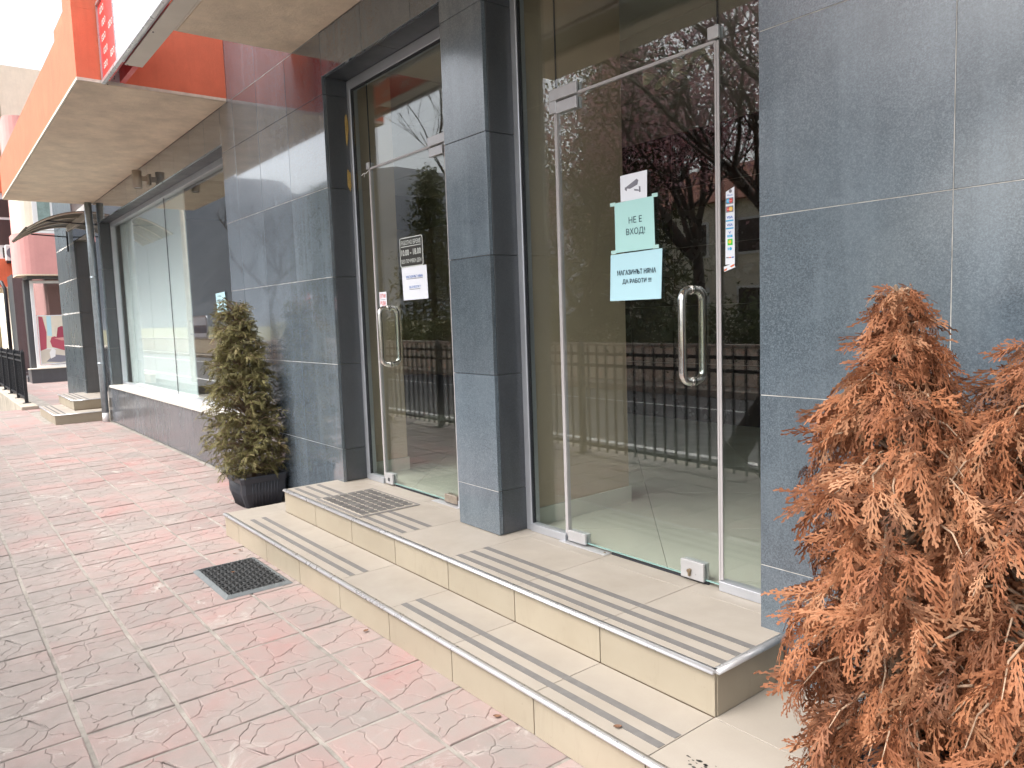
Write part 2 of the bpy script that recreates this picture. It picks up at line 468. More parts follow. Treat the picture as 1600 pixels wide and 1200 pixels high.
def text_mesh(body, size, mat, width=None, thick=0.0, height=None):
    """flat lettering, in the xz plane facing -y, centred; width rescales it"""
    cu = bpy.data.curves.new('lettering', 'FONT')
    cu.body = body; cu.size = size; cu.align_x = 'CENTER'; cu.align_y = 'CENTER'
    cu.resolution_u = 2; cu.offset = thick
    o = bpy.data.objects.new('lettering_tmp', cu)
    COL.objects.link(o)
    bpy.context.view_layer.update()
    me = bpy.data.meshes.new_from_object(o.evaluated_get(bpy.context.evaluated_depsgraph_get()))
    bpy.data.objects.remove(o); bpy.data.curves.remove(cu)
    xs = [v.co.x for v in me.vertices]; ys = [v.co.y for v in me.vertices]
    if not xs: return me
    cx, cy = (min(xs) + max(xs)) / 2, (min(ys) + max(ys)) / 2
    sx = width / (max(xs) - min(xs)) if width else 1
    sy = height / (max(ys) - min(ys)) if height else (1 if not width else sx if height is None and False else 1)
    for v in me.vertices:
        x, y = (v.co.x - cx) * sx, (v.co.y - cy) * sy
        v.co = (x, 0, y)
    me.materials.clear(); me.materials.append(mat)
    return me

def lettering(name, body, loc, mat, parent, width, height, thick=0.0, rot=None):
    return link(name, text_mesh(body, 0.1, mat, width, thick, height), parent, loc, rot)

YW, YD = 2.345, 2.545          # face of the granite, outer face of the glass line
Z1, Z2, ZS = 0.16, 0.322, 3.50 # lower tread, upper tread, soffit

# ================================================================== SETTING
def struct(name, mb, mat):
    return tag(mb.build(name, mat), kind="structure")

# far terrain: four sheets that leave the sunken stair out
g = MB()
for x0, x1, y0, y1 in ((-1500, 600, -1500, -12), (-1500, -80, -12, 300), (-80, 600, 6.5, 300), (40, 600, -12, 6.5)):
    g.add([(x0, y0, -0.30), (x1, y0, -0.30), (x1, y1, -0.30), (x0, y1, -0.30)], [(0, 1, 2, 3)])
struct("ground", g, M['grass'])
g = MB(); g.box(-80, 40, -6.2, -0.78, -0.30, -0.14); struct("road", g, M['asphalt'])
tag(MB().box(-80, 40, -1.66, -1.54, -0.139, -0.136).build("lane_line", M['paint'], bpy.data.objects['road']))
MB().box(-80, 40, -4.9, -4.8, -0.139, -0.136).build("lane_line", M['paint'], bpy.data.objects['road'])
g = MB(); g.box(-80, 40, -12, -6.35, -0.30, -0.03); struct("far_pavement", g, M['concrete'])
g = MB()
for i in range(60):
    x = -80 + i * 2
    g.box(x + 0.006, x + 1.994, -6.35, -6.2, -0.3, -0.005, 0.012)
    g.box(x + 0.006, x + 1.994, -0.78, -0.62, -0.3, -0.008, 0.012) if x > -18 or x < -26 else None
struct("kerb", g, M['concrete'])

# the pavement: mortar bed with embossed slabs
g = MB()
g.box(-17.0, 40, -0.62, 8, -0.30, -0.0055)
g.box(-80, -17.0, 1.46, 6.5, -0.30, -0.0068)
pav = struct("pavement", g, M['bed'])

def voronoi_slab(seed, n=9, S=0.309):
    rnd = random.Random(seed)
    pts = []
    while len(pts) < n:
        p = (rnd.uniform(0.02, S - 0.02), rnd.uniform(0.02, S - 0.02))
        if all((p[0] - q[0]) ** 2 + ((p[1] - q[1]) * 1.25) ** 2 > (0.052) ** 2 for q in pts): pts.append(p)
    wt = [rnd.uniform(0, 0.0075) for _ in pts]
    mb = MB()
    h = S / 2
    mb.box(-h, h, -h, h, -0.03, -0.0034)
    def jit(x, y):
        k = 30.0
        a = mnoise.noise(Vector((x * k + seed * 9.1, y * k, 0.5))); b_ = mnoise.noise(Vector((x * k + 50, y * k + seed * 5.3, 3.5)))
        e = min(x, y, S - x, S - y)
        w = min(1, max(0, e / 0.02))
        return x + a * 0.024 * w, y + b_ * 0.024 * w
    for i, p in enumerate(pts):
        poly = [(0, 0), (S, 0), (S, S), (0, S)]
        for j, q in enumerate(pts):
            if i == j: continue
            nx, ny = q[0] - p[0], q[1] - p[1]
            sh = 0.5 + (wt[i] - wt[j]) / (2 * (nx * nx + ny * ny))
            mx, my = p[0] + nx * sh, p[1] + ny * sh
            out = []
            for k in range(len(poly)):
                a, b_ = poly[k], poly[(k + 1) % len(poly)]
                da = (a[0] - mx) * nx + (a[1] - my) * ny; db = (b_[0] - mx) * nx + (b_[1] - my) * ny
                if da <= 0: out.append(a)
                if (da < 0) != (db < 0):
                    tt = da / (da - db); out.append((a[0] + (b_[0] - a[0]) * tt, a[1] + (b_[1] - a[1]) * tt))
            poly = out
            if not poly: break
        if len(poly) < 3: continue
        ring = []
        for k in range(len(poly)):
            a, b_ = poly[k], poly[(k + 1) % len(poly)]
            L = math.dist(a, b_)
            ns = 5 if L > 0.1 else 4 if L > 0.06 else 3 if L > 0.03 else 1
            for s_ in range(ns):
                tt = s_ / ns
                ring.append(jit(a[0] + (b_[0] - a[0]) * tt, a[1] + (b_[1] - a[1]) * tt))
        cx = sum(q[0] for q in ring) / len(ring); cy = sum(q[1] for q in ring) / len(ring)
        def inset(d):
            o = []
            for q in ring:
                dx, dy = cx - q[0], cy - q[1]; L = math.hypot(dx, dy) or 1
                o.append((q[0] + dx / L * d - h, q[1] + dy / L * d - h))
            return o
        lo, mi = inset(0.0010), inset(0.0022)
        hi = inset(0.0065)
        dz = rnd.uniform(-0.0009, 0.0006)
        n_ = len(ring)
        v = [(x, y, -0.0044) for x, y in lo] + [(x, y, -0.0014 + dz) for x, y in mi] + [(x, y, dz) for x, y in hi]
        f = [(k, (k + 1) % n_, n_ + (k + 1) % n_, n_ + k) for k in range(n_)] + \
            [(n_ + k, n_ + (k + 1) % n_, 2 * n_ + (k + 1) % n_, 2 * n_ + k) for k in range(n_)] + [tuple(range(2 * n_, 3 * n_))]
        mb.add(v, f)
    return mb
SLABS = [voronoi_slab(s).mesh("paving_slab", M['slab'], fix=False) for s in (3, 8, 14, 22, 35)]
PX, PY, PITCH = -3.0925 + 0.1617, 0.683 + 0.1625, 0.3235
rnd = random.Random(3)
far_rows = []
for ix in range(-36, 9):
    for iy in range(-4, 5):
        x, y = PX + ix * PITCH, PY + iy * 0.3255
        if x < -14.0 or y > 2.36: continue
        if -5.42 < x - 0.10 and y > 1.72: continue
        visible = y > 0.13 and x < -1.0 and y > 0.06 * -x - 0.2
        rot = (R(rnd.uniform(-0.5, 0.5)), R(rnd.uniform(-0.5, 0.5)), rnd.choice((0, 1, 2, 3)) * math.pi / 2 + R(rnd.uniform(-0.5, 0.5)))
        loc = (x + rnd.uniform(-.002, .002), y + rnd.uniform(-.002, .002), rnd.uniform(-0.0015, 0.0015))
        me = rnd.choice(SLABS)
        if visible:
            link("paving_slab", me, pav, loc, rot)
        else:
            far_rows.append((me, loc, rot))
mb = MB()
for me, loc, rot in far_rows:
    mt = Matrix.Translation(loc) @ Euler(rot).to_matrix().to_4x4()
    mb.add([mt @ v.co for v in me.vertices], [tuple(p.vertices) for p in me.polygons])
tag(mb.build("paving_slab_field", M['slab'], pav, fix=False), kind="stuff")
# paving beyond the far steps: larger red slabs
rnd = random.Random(5)
mb = MB().box(-0.39, 0.39, -0.24, 0.24, -0.03, 0.0, 0.006)
BIG = mb.mesh("paving_slab", M['slab'])
for ix in range(26):
    for iy in range(8):
        x, y = -14.42 - ix * 0.80, 0.28 + iy * 0.5 - 0.04
        if x < -17.4 and y < 1.75: continue
        if (-16.1 < x < -13.6 and y > 1.5): continue
        if y < 0.066 * -x - 0.6: continue
        link("paving_slab", BIG, pav, (x, y, rnd.uniform(-0.003, 0.002)), (R(rnd.uniform(-.3, .3)), R(rnd.uniform(-.3, .3)), 0))

# sunken stair with its retaining kerb, left
g = MB()
for i in range(7):
    g.box(-17.32 - (i + 1) * 0.34, -17.0 - i * 0.34, -0.6, 1.42, -2.6, -0.16 - i * 0.17, 0.008)
g.box(-27, -19.6, -0.6, 1.42, -2.6, -1.36)
g.box(-26.6, -16.96, 1.42, 1.70, -2.6, 0.07, 0.012)
struct("sunken_steps", g, M['concrete'])

# hills on the street side, seen in the polished stone
nx_, ny_ = 90, 14
V, F = [], []
for j in range(ny_):
    for i in range(nx_):
        x = -4200 + i * 54; d = j / (ny_ - 1)
        y = -260 - d * 420
        ridge = 196 + 40 * mnoise.noise(Vector((x * 0.0032, 3.3, 0))) + 16 * mnoise.noise(Vector((x * 0.011, 8.1, 0)))
        hgt = math.sin(min(1, d * 1.25) * math.pi / 2) ** 1.3 * ridge * (0.22 + 0.78 * min(1, max(0, (-x - 330) / 420))) * (1 + max(0, -x - 900) / 1500)
        hgt += 5 * mnoise.noise(Vector((x * 0.03, y * 0.03, 1)))
        V.append((x, y, max(-1, hgt) if j else -1))
for j in range(ny_ - 1):
    for i in range(nx_ - 1):
        a = j * nx_ + i
        F.append((a, a + 1, a + nx_ + 1, a + nx_))
h_ = link("hills", numpy_mesh("hills", V, F, M['hill'], smooth=True)); tag(h_, kind="structure")

# ================================================================== THE SHOP BUILDING
shop = thing("shop_building", "shop front of dark polished granite with glass doors and orange overhanging bays", "building", (-7.0, 2.6, 0))

_pm = {}
def panel(u0, u1, z0, z1, face='front', pos=YW, mat='granite', joint=0.003, thick=0.025, tilt=0.12, rnd=random.Random(11)):
    w, h = round(u1 - u0 - joint, 4), round(z1 - z0 - joint, 4)
    if w <= 0.01 or h <= 0.01: return
    key = (w, h, mat, thick)
    if key not in _pm:
        _pm[key] = MB().box(-w / 2, w / 2, 0, thick, -h / 2, h / 2, 0.0012).mesh("granite_panel", M[mat])
    tl = lambda: R(rnd.uniform(-tilt, tilt))
    if face == 'front':
        return link("granite_panel", _pm[key], shop, ((u0 + u1) / 2, pos, (z0 + z1) / 2), (tl(), 0, tl()))
    if face == 'right':      # faces +x, runs along y
        return link("granite_panel", _pm[key], shop, (pos, (u0 + u1) / 2, (z0 + z1) / 2), (0, tl(), math.pi / 2 + tl()))
    if face == 'left':
        return link("granite_panel", _pm[key], shop, (pos, (u0 + u1) / 2, (z0 + z1) / 2), (0, tl(), -math.pi / 2 + tl()))
    if face == 'under':
        return link("granite_panel", _pm[key], shop, ((u0 + u1) / 2, (z0 + z1) / 2, pos), (math.pi / 2, 0, 0))

def grid(us, zs, **k):
    for a, b_ in zip(us, us[1:]):
        for c, d in zip(zs, zs[1:]):
            panel(a, b_, c, d, **k)

ROWS = [0.567, 1.185, 1.811, 2.435, 3.075, 3.484]
# wall left of the first door
grid([-7.2, -6.845, -6.263, -5.645, -5.0], [0.002] + ROWS + [4.10, 4.72], tilt=0.22)
# above the first door, the pillar, above the second door, right wall
grid([-5.0, -4.4, -3.8, -3.505], [3.19, 3.484])
grid([-3.505, -3.125], [Z2 + 0.002, 0.562, 1.185, 1.811, 2.435, 3.075, 3.484], mat='granite_satin')
grid([-3.125, -2.6, -2.07, -1.545], [3.19, 3.484])
grid([-1.545, -0.915, -0.29, 0.335, 0.96, 1.6], [0.002, 0.558, 1.182, 1.811, 2.435, 3.075, 3.484], tilt=0.06, mat='granite_satin')
# below and above the show window
UW = [-13.63, -13.02, -12.42, -11.82, -11.22, -10.62, -10.02, -9.42, -8.82, -8.22, -7.7, -7.2]
grid(UW, [0.002, 0.556], tilt=0.1, mat='granite_low')
grid(UW, [3.16, 3.484])
grid([-13.63, -13.33], [0.575, 1.185, 1.811, 2.435, 3.16])
# far pier and lintel of the far entrance, with thick pale joints
grid([-17.9, -17.17, -16.43, -15.70], [0.002] + ROWS + [4.1, 4.72], joint=0.007, mat='granite_pier')
grid([-15.70, -15.0, -14.3, -13.63], [3.10, 3.484])
# reveals (dark, honed)
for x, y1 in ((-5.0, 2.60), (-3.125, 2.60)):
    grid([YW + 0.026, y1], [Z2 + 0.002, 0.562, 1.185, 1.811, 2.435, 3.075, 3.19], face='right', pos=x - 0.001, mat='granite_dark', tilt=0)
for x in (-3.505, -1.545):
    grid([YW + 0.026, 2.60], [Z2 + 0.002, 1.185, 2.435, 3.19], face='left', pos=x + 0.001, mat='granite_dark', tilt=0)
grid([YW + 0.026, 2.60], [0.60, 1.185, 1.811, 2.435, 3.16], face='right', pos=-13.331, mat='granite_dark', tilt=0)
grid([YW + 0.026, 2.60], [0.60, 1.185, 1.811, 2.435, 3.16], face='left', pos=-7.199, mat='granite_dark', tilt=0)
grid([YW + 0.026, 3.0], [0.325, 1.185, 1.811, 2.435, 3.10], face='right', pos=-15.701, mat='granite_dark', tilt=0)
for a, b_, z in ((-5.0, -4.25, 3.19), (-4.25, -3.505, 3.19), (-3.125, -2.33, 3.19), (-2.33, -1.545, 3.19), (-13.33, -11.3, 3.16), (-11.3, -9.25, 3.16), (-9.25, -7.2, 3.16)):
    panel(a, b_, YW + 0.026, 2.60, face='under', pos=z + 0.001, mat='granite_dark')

# wall core behind the stone
mb = MB()
yb0, yb1 = YW + 0.0255, 2.60
for x0, x1, z0, z1 in ((-7.173, -5.028, 0, 5.2), (-5.028, -3.477, 3.217, 3.6), (-3.477, -3.153, 0, 3.6), (-3.153, -1.517, 3.217, 3.6),
                       (-1.517, 1.6, 0, 3.6), (-13.62, -7.173, 0, 0.555), (-13.62, -7.173, 3.188, 3.6), (-13.62, -13.36, 0.555, 3.188), (-17.89, -15.73, 0, 5.2), (-15.73, -13.62, 3.13, 3.6)):
    mb.box(x0, x1, yb0, yb1, z0, z1)
mb.build("wall_core", M['core'], shop)
for z in ROWS[1:5]:       # pale joint mortar standing in the joints of the far pier
    mb = MB()
    for k in range(14):
        x = -17.86 + k * 0.155
        hh = 0.006 + 0.013 * max(0, mnoise.noise(Vector((x * 2.1, z * 7, 0)))) + 0.004 * random.random()
        mb.box(x, x + 0.152, YW - 0.003 - 0.002 * random.random(), YW + 0.002, z - hh, z + hh)
    mb.build("joint_mortar", M['mortar'], shop)
for us, zs in (((-7.19, -5.005), (0.567, 1.185, 1.811, 2.435, 3.484)), ((-3.50, -3.13), (0.562,)), ((-1.54, 1.5), (0.558, 1.182, 1.811, 2.435, 3.075))):
    for z in zs:         # fine pale joints on the near walls
        MB().box(us[0], us[1], YW + 0.0012, YW + 0.004, z - 0.0011, z + 0.0011).build("joint_line", M['mortar'], shop)
MB().box(-0.9161, -0.9139, YW + 0.0008, YW + 0.0042, 0.1, 3.4).build("joint_line", M['mortar'], shop)
# old foam patches on the door reveal
mb = MB()
for zc, hh, ww in ((2.86, 0.10, 0.012), (2.50, 0.075, 0.014)):
    n = 14
    prof = []
    for k in range(n):
        a = 2 * math.pi * k / n
        rr = 1 + 0.5 * mnoise.noise(Vector((math.cos(a) * 2, math.sin(a) * 2, zc * 3)))
        prof.append((-4.9985, 2.515 + ww * math.cos(a) * rr, zc + hh * math.sin(a) * rr))
    mb.prism(prof, (0.004, 0, 0))
mb.build("foam_patch", simple('old yellow mounting foam', (0.42, 0.29, 0.10), 0.9, var=0.2, vscale=80), shop)

# bays, soffits
def bay(x0, x1, y0, z1, name="bay"):
    b_ = MB().box(x0, x1, y0, YW - 0.002, ZS + 0.012, z1).build(name, M['orange'], shop)
    s_ = MB().box(x0 + 0.012, x1 - 0.012, y0 + 0.012, YW - 0.003, ZS - 0.014, ZS + 0.010).build("soffit", M['soffit'], b_)
    t_ = MB()
    t_.box(x0 - 0.002, x1 + 0.002, y0 - 0.002, y0 + 0.010, ZS - 0.008, ZS + 0.016)
    t_.box(x0 - 0.002, x0 + 0.010, y0 + 0.0105, YW - 0.004, ZS - 0.008, ZS + 0.016)
    t_.box(x1 - 0.010, x1 + 0.002, y0 + 0.0105, YW - 0.004, ZS - 0.008, ZS + 0.016)
    t_.build("drip_bead", M['drip'], b_)
    return b_
cnp = MB().box(-4.95, 1.6, 0.98, 1.333, ZS + 0.03, ZS + 0.14).build("canopy", M['shade'], shop)
MB().box(-4.95, 1.6, 0.62, 0.979, ZS - 0.01, ZS + 0.22, 0.01).build("canopy_beam", M['soffit'], cnp)
far_bay = bay(-13.73, -6.97, 1.165, 4.06)
near_bay = bay(-5.50, 1.6, 1.53, 5.4)
MB().box(-7.36, -6.970, 1.1655, YW - 0.002, 4.061, 8.0).build("pier", M['orange'], shop)
MB().box(-17.9, -6.975, YW + 0.3, 2.9, 4.06, 7.5).build("upper_wall", M['orange'], shop)

# ------------------------------------------------ interior
mb = MB().box(-13.6, 1.55, 2.60, 8.4, 0.0, Z2 - 0.006)
fl = mb.build("shop_floor", M['dark_grout'], shop)
c45 = math.cos(R(45))
for i in range(-12, 13):
    for j in range(-12, 13):
        x, y = -3.2 + (i - j) * 0.8 * c45, 5.3 + (i + j) * 0.8 * c45
        if not (-7.4 < x < 0.6 and 2.1 < y < 7.6): continue
        q_ = 0.3985 * 2 * c45
        poly = [(x - q_, y), (x, y - q_), (x + q_, y), (x, y + q_)]
        out = []
        for k in range(4):           # tiles are cut along the threshold
            a, b_ = poly[k], poly[(k + 1) % 4]
            if a[1] >= 2.606: out.append(a)
            if (a[1] < 2.606) != (b_[1] < 2.606):
                tt = (2.606 - a[1]) / (b_[1] - a[1]); out.append((a[0] + (b_[0] - a[0]) * tt, 2.606))
        if len(out) >= 3:
            MB().prism([(px0, py0, Z2 - 0.02) for px0, py0 in out], (0, 0, 0.02)).build("floor_tile", M['int_tile'], fl)
mb = MB()
mb.box(-13.7, 1.6, 8.4, 8.5, 0, 3.4); mb.box(-13.75, -13.62, 2.61, 8.4, 0, 3.4); mb.box(1.55, 1.65, 2.61, 8.4, 0, 3.4)
mb.build("back_wall", M['beige_wall'], shop)
# dark tiled wall deep in the shop
bw = MB().box(-6.4, -0.4, 6.32, 6.40, Z2 - 0.01, 3.3).build("tiled_wall", M['dark_grout'], shop)
wt = MB().box(-0.298, 0.298, -0.012, 0.0, -0.298, 0.298, 0.003).mesh("wall_tile", M['int_dark'])
for i in range(10):
    for j in range(5):
        link("wall_tile", wt, bw, (-6.1 + i * 0.604, 6.32, Z2 + 0.30 + j * 0.604))
for x0, x1, y1 in ((-5.34, -5.06, 2.92), (-3.44, -3.135, 3.36), (-7.42, -7.25, 3.2)):
    w_ = MB().box(x0, x1, 2.61, y1, Z2 - 0.005, 3.3).build("partition_wall", M['beige_wall'], shop)
    MB().box(x0 - 0.008, x1 + 0.012, 2.612, y1 + 0.012, Z2 - 0.002, Z2 + 0.10, 0.002).build("skirting", M['int_tile'], w_)
ce = MB().box(-13.7, 1.6, 2.60, 8.4, 3.32, 3.36).build("ceiling", M['dark_grout'], shop)
cp = MB().box(-0.594, 0.594, -0.594, 0.594, -0.02, 0.0, 0.004).mesh("ceiling_panel", M['ceiling'])
for i in range(9):
    for j in range(4):
        link("ceiling_panel", cp, ce, (-9.2 + i * 1.2, 3.25 + j * 1.2, 3.32))

# white boards behind the show window
for a, b_ in ((-13.22, -11.6), (-11.58, -9.62)):
    MB().box(a, b_, 2.635, 2.65, 0.60, 3.14, 0.002).build("window_board", M['blind'], shop)

# ------------------------------------------------ show window
win = MB()
win.box(-13.33, -13.29, YD - 0.03, YD + 0.045, 0.60, 3.16)
win.box(-7.24, -7.20, YD - 0.03, YD + 0.045, 0.60, 3.16)
win.box(-13.289, -7.241, YD - 0.03, YD + 0.045, 3.10, 3.16)
win.box(-13.289, -7.241, YD - 0.03, YD + 0.045, 0.60, 0.635)
wf = win.build("window_frame", M['alu'], shop)
for a, b_ in ((-13.288, -10.166), (-10.158, -7.242)):
    MB().box(a, b_, YD, YD + 0.008, 0.636, 3.099).build("pane", M['glass'], wf)
MB().box(-10.165, -10.159, YD - 0.001, YD + 0.009, 0.636, 3.099).build("silicone_joint", M['gasket'], wf)
MB().box(-13.36, -7.21, YW - 0.025, YD + 0.06, 0.562, 0.598, 0.004).build("window_sill", simple('pale stone sill', (0.62, 0.60, 0.55), 0.5, var=0.06, vscale=4), shop)

# ------------------------------------------------ glass doors
def handle(parent, x, z0, z1, y_out, y_in):
    """loop of two bow handles, one on each side of the glass"""
    ym = YD + 0.005
    for y, s in ((y_out, -1), (y_in, 1)):
        r = 0.045
        path = [(x, ym + s * 0.006, z1)]
        n = 7
        yc = y - s * r if s > 0 else y + r
        yc = y - s * r
        path.append((x, yc, z1))
        for k in range(1, n + 1):
            a = math.pi / 2 * k / n
            path.append((x, yc + s * r * math.sin(a), z1 - r + r * math.cos(a)))
        for k in range(0, n + 1):
            a = math.pi / 2 * k / n
            path.append((x, yc + s * r * math.cos(a), z0 + r - r * math.sin(a)))
        path.append((x, ym + s * 0.006, z0))
        hh = MB().tube(path, 0.0165, 14).build("handle", M['steel'], parent)
        for z in (z0, z1):
            MB().tube([(x, ym + s * 0.0055, z), (x, ym + s * 0.014, z)], 0.0195, 16).build("handle_collar", M['steel'], hh)

def glazed_opening(x0, x1, xa, xb, hinge, ztop=2.53):
    """frame, side panes, transom panes and a leaf between xa and xb"""
    fr = MB()
    fr.box(x0 - 0.02, x0 + 0.04, YD - 0.012, YD + 0.05, Z2 + 0.001, 3.19, 0.003)
    fr.box(x1 - 0.04, x1 + 0.02, YD - 0.012, YD + 0.05, Z2 + 0.001, 3.19, 0.003)
    fr.box(x0 + 0.0405, x1 - 0.0405, YD - 0.012, YD + 0.05, 3.125, 3.19, 0.003)
    f_ = fr.build("door_frame", M['alu'], shop)
    for a, b_ in ((x0 + 0.042, xa - 0.012), (xb + 0.012, x1 - 0.042)):
        ch = MB()
        ch.box(a - 0.001, b_, YD - 0.02, YD + 0.032, Z2 + 0.001, Z2 + 0.042, 0.002)
        ch.build("floor_channel", M['alu'], f_)
        MB().box(a, b_, YD, YD + 0.010, Z2 + 0.030, ztop + 0.012).build("side_pane", M['glass'], f_)
    cuts = [x0 + 0.042, xa - 0.012, xb + 0.012, x1 - 0.042]
    for a, b_ in zip(cuts, cuts[1:]):
        MB().box(a + 0.002, b_ - 0.002, YD, YD + 0.010, ztop + 0.016, 3.124).build("transom_pane", M['glass'], f_)
    g_ = MB()
    for c in cuts[1:3]:
        g_.box(c - 0.002, c + 0.002, YD + 0.001, YD + 0.009, ztop + 0.016, 3.124)
    g_.box(x0 + 0.040, x0 + 0.046, YD - 0.004, YD + 0.016, Z2 + 0.04, 3.124)
    g_.box(x0 + 0.047, x1 - 0.041, YD - 0.004, YD + 0.016, 3.117, 3.1245)
    g_.build("glass_joint", M['gasket'], f_)
    s_ = MB()
    for c in (xa - 0.010, xb + 0.002):
        s_.box(c, c + 0.008, YD - 0.006, YD + 0.018, Z2 + 0.03, ztop + 0.01)
    s_.box(xa, xb, YD - 0.004, YD + 0.014, ztop + 0.002, ztop + 0.014)
    s_.box(xa - 0.024, xa - 0.011, YD - 0.004, YD - 0.0005, Z2 + 0.045, ztop + 0.008)
    s_.box(xb + 0.0105, xb + 0.022, YD - 0.004, YD - 0.0005, Z2 + 0.045, ztop + 0.008)
    s_.build("edge_seal", M['seal'], f_)
    leaf = thing_part("glass_door", shop)
    lf = MB().box(xa + 0.003, xb - 0.003, YD, YD + 0.010, Z2 + 0.018, ztop).build("door_pane", M['glass'], leaf)
    e_ = MB().box(xa + 0.004, xb - 0.004, YD + 0.0005, YD + 0.0095, Z2 + 0.0165, Z2 + 0.020)
    e_.build("pane_edge", M['glass_edge'], leaf)
    return f_, leaf

def thing_part(name, parent):
    o = bpy.data.objects.new(name, None); COL.objects.link(o); o.parent = parent
    ORG[o.name] = org(parent).copy(); o.empty_display_size = 0.05
    return o

def patch(parent, name, x0, x1, z0, z1, mat='fitting', t=0.016):
    o = MB()
    o.box(x0, x1, YD - t, YD - 0.0005, z0, z1, 0.002)
    o.box(x0, x1, YD + 0.0105, YD + 0.010 + t, z0, z1, 0.002)
    return o.build(name, M[mat], parent)

# right-hand door
f2, d2 = glazed_opening(-3.125, -1.545, -2.795, -1.872, 'left')
patch(d2, "hinge_patch", -2.790, -2.664, Z2 + 0.012, Z2 + 0.066)
patch(d2, "hinge_patch", -2.790, -2.648, 2.468, 2.522)
patch(f2, "hinge_bracket", -2.842, -2.645, 2.5335, 2.588)
MB().box(-2.842, -2.7915, YD - 0.016, YD - 0.0005, 2.474, 2.5325, 0.002).build("hinge_bracket", M['fitting'], f2)
patch(f2, "corner_clip", -1.895, -1.843, 2.546, 2.594)
lk = patch(d2, "lock_patch", -2.064, -1.942, Z2 + 0.012, Z2 + 0.092)
k_ = MB().tube([(-2.012, YD - 0.0155, Z2 + 0.050), (-2.012, YD - 0.030, Z2 + 0.050)], 0.0085, 14)
k_.box(-2.0165, -2.0075, YD - 0.028, YD - 0.0155, Z2 + 0.026, Z2 + 0.046, 0.001)
k_.build("lock_cylinder", M['brass'], lk)
handle(d2, -1.998, 1.192, 1.577, YD - 0.065, YD + 0.070)
MB().box(-2.84, -2.51, 2.506, 2.566, Z2 + 0.0005, Z2 + 0.004, 0.001).build("floor_plate", M['fitting'], f2)
MB().tube([(-2.535, 2.536, Z2 + 0.0035), (-2.535, 2.536, Z2 + 0.006)], 0.006, 10).build("plate_screw", M['brass'], f2)
MB().box(-2.50, -1.93, YD + 0.002, YD + 0.012, Z2 + 0.0005, Z2 + 0.010).build("sill_gap", M['gasket'], f2)
# left-hand door
f1, d1 = glazed_opening(-5.0, -3.505, -4.725, -3.802, 'right')
patch(d1, "hinge_patch", -3.945, -3.808, Z2 + 0.012, Z2 + 0.062, 'fitting_old')
patch(d1, "hinge_patch", -3.955, -3.808, 2.470, 2.522)
patch(f1, "hinge_bracket", -3.965, -3.755, 2.5335, 2.588)
patch(f1, "corner_clip", -4.765, -4.728, 2.535, 2.580)
lk = patch(d1, "lock_patch", -4.715, -4.610, Z2 + 0.010, Z2 + 0.086)
MB().box(-4.672, -4.648, YD - 0.0175, YD - 0.0165, Z2 + 0.030, Z2 + 0.055).build("keyhole", M['gasket'], lk)
handle(d1, -4.585, 1.185, 1.575, YD - 0.065, YD + 0.070)
MB().box(-4.06, -3.76, 2.500, 2.560, Z2 + 0.0005, Z2 + 0.004, 0.001).build("floor_plate", M['fitting'], f1)
MB().box(-4.60, -4.05, YD + 0.002, YD + 0.012, Z2 + 0.0005, Z2 + 0.010).build("sill_gap", M['gasket'], f1)
w_ = MB().tube([(-4.742, YD - 0.01, 2.525), (-4.775, YD - 0.012, 2.512), (-4.812, YD - 0.012, 2.516), (-4.842, YD - 0.012, 2.508)], 0.0025, 6)
w_.tube([(-4.795, YD - 0.012, 2.513), (-4.803, YD - 0.013, 2.49)], 0.002, 6)
w_.build("wire_end", M['white'], f1)

# ceiling lamp inside, seen above the right-hand door
lamp = thing("ceiling_lamp", "cream ceiling lamp of curved leaf plates inside above right glass door", "lamp", (-3.35, 4.2, 3.3))
rnd = random.Random(9)
MB().tube([(-3.35, 4.2, 3.30), (-3.35, 4.2, 3.2)], 0.03, 12).build("lamp_base", M['steel'], lamp)
cream = simple('cream lamp glass', (0.72, 0.68, 0.52), 0.25)
for k in range(9):
    cx, cy, cz = -3.62 + 0.065 * k, 4.2 + rnd.uniform(-.12, .12), 3.17 + rnd.uniform(-.05, .05)
    an = rnd.uniform(-0.6, 0.6)
    vv, ff = [], []
    for i in range(7):
        for s in (-1, 1):
            u_ = i / 6 * 2 - 1
            wd = 0.05 * math.cos(u_ * 1.35) + 0.004
            x, y, z = u_ * 0.1, s * wd, -0.05 * u_ * u_
            vv.append((cx + x * math.cos(an) - y * math.sin(an), cy + x * math.sin(an) + y * math.cos(an), cz + z))
    for i in range(6): ff.append((2 * i, 2 * i + 1, 2 * i + 3, 2 * i + 2))
    vv2 = vv + [(a, b_, c - 0.004) for a, b_, c in vv]
    ff2 = ff + [tuple(q + 14 for q in f)[::-1] for f in ff] + [(0, 14, 15, 1), (12, 13, 27, 26)] + \
          [(2 * i, 2 * i + 2, 2 * i + 16, 2 * i + 14) for i in range(6)] + [(2 * i + 1, 2 * i + 15, 2 * i + 17, 2 * i + 3) for i in range(6)]
    MB().add(vv2, ff2).build("leaf_plate", cream, lamp)

# ================================================================== STEPS
def nosing(mb, p0, p1, out):
    """rounded metal edge from p0 to p1 (top arris), 'out' points to the open side"""
    p0, p1, out = Vector(p0), Vector(p1), Vector(out)
    r, n = 0.013, 6
    prof = [(0.012, 0.0025), (-0.002, 0.0025)]
    for k in range(n + 1):
        a = math.pi / 2 * k / n
        prof.append((-0.002 - r * math.sin(a), 0.0025 - r + r * math.cos(a)))
    prof += [(-0.002, 0.0025 - r)]
    pts = [p0 - out * a + Vector((0, 0, b_)) for a, b_ in [(x, z) for x, z in prof]]
    d = p1 - p0
    mb.prism([p0 + out * (-a) + Vector((0, 0, z)) for a, z in prof], d)

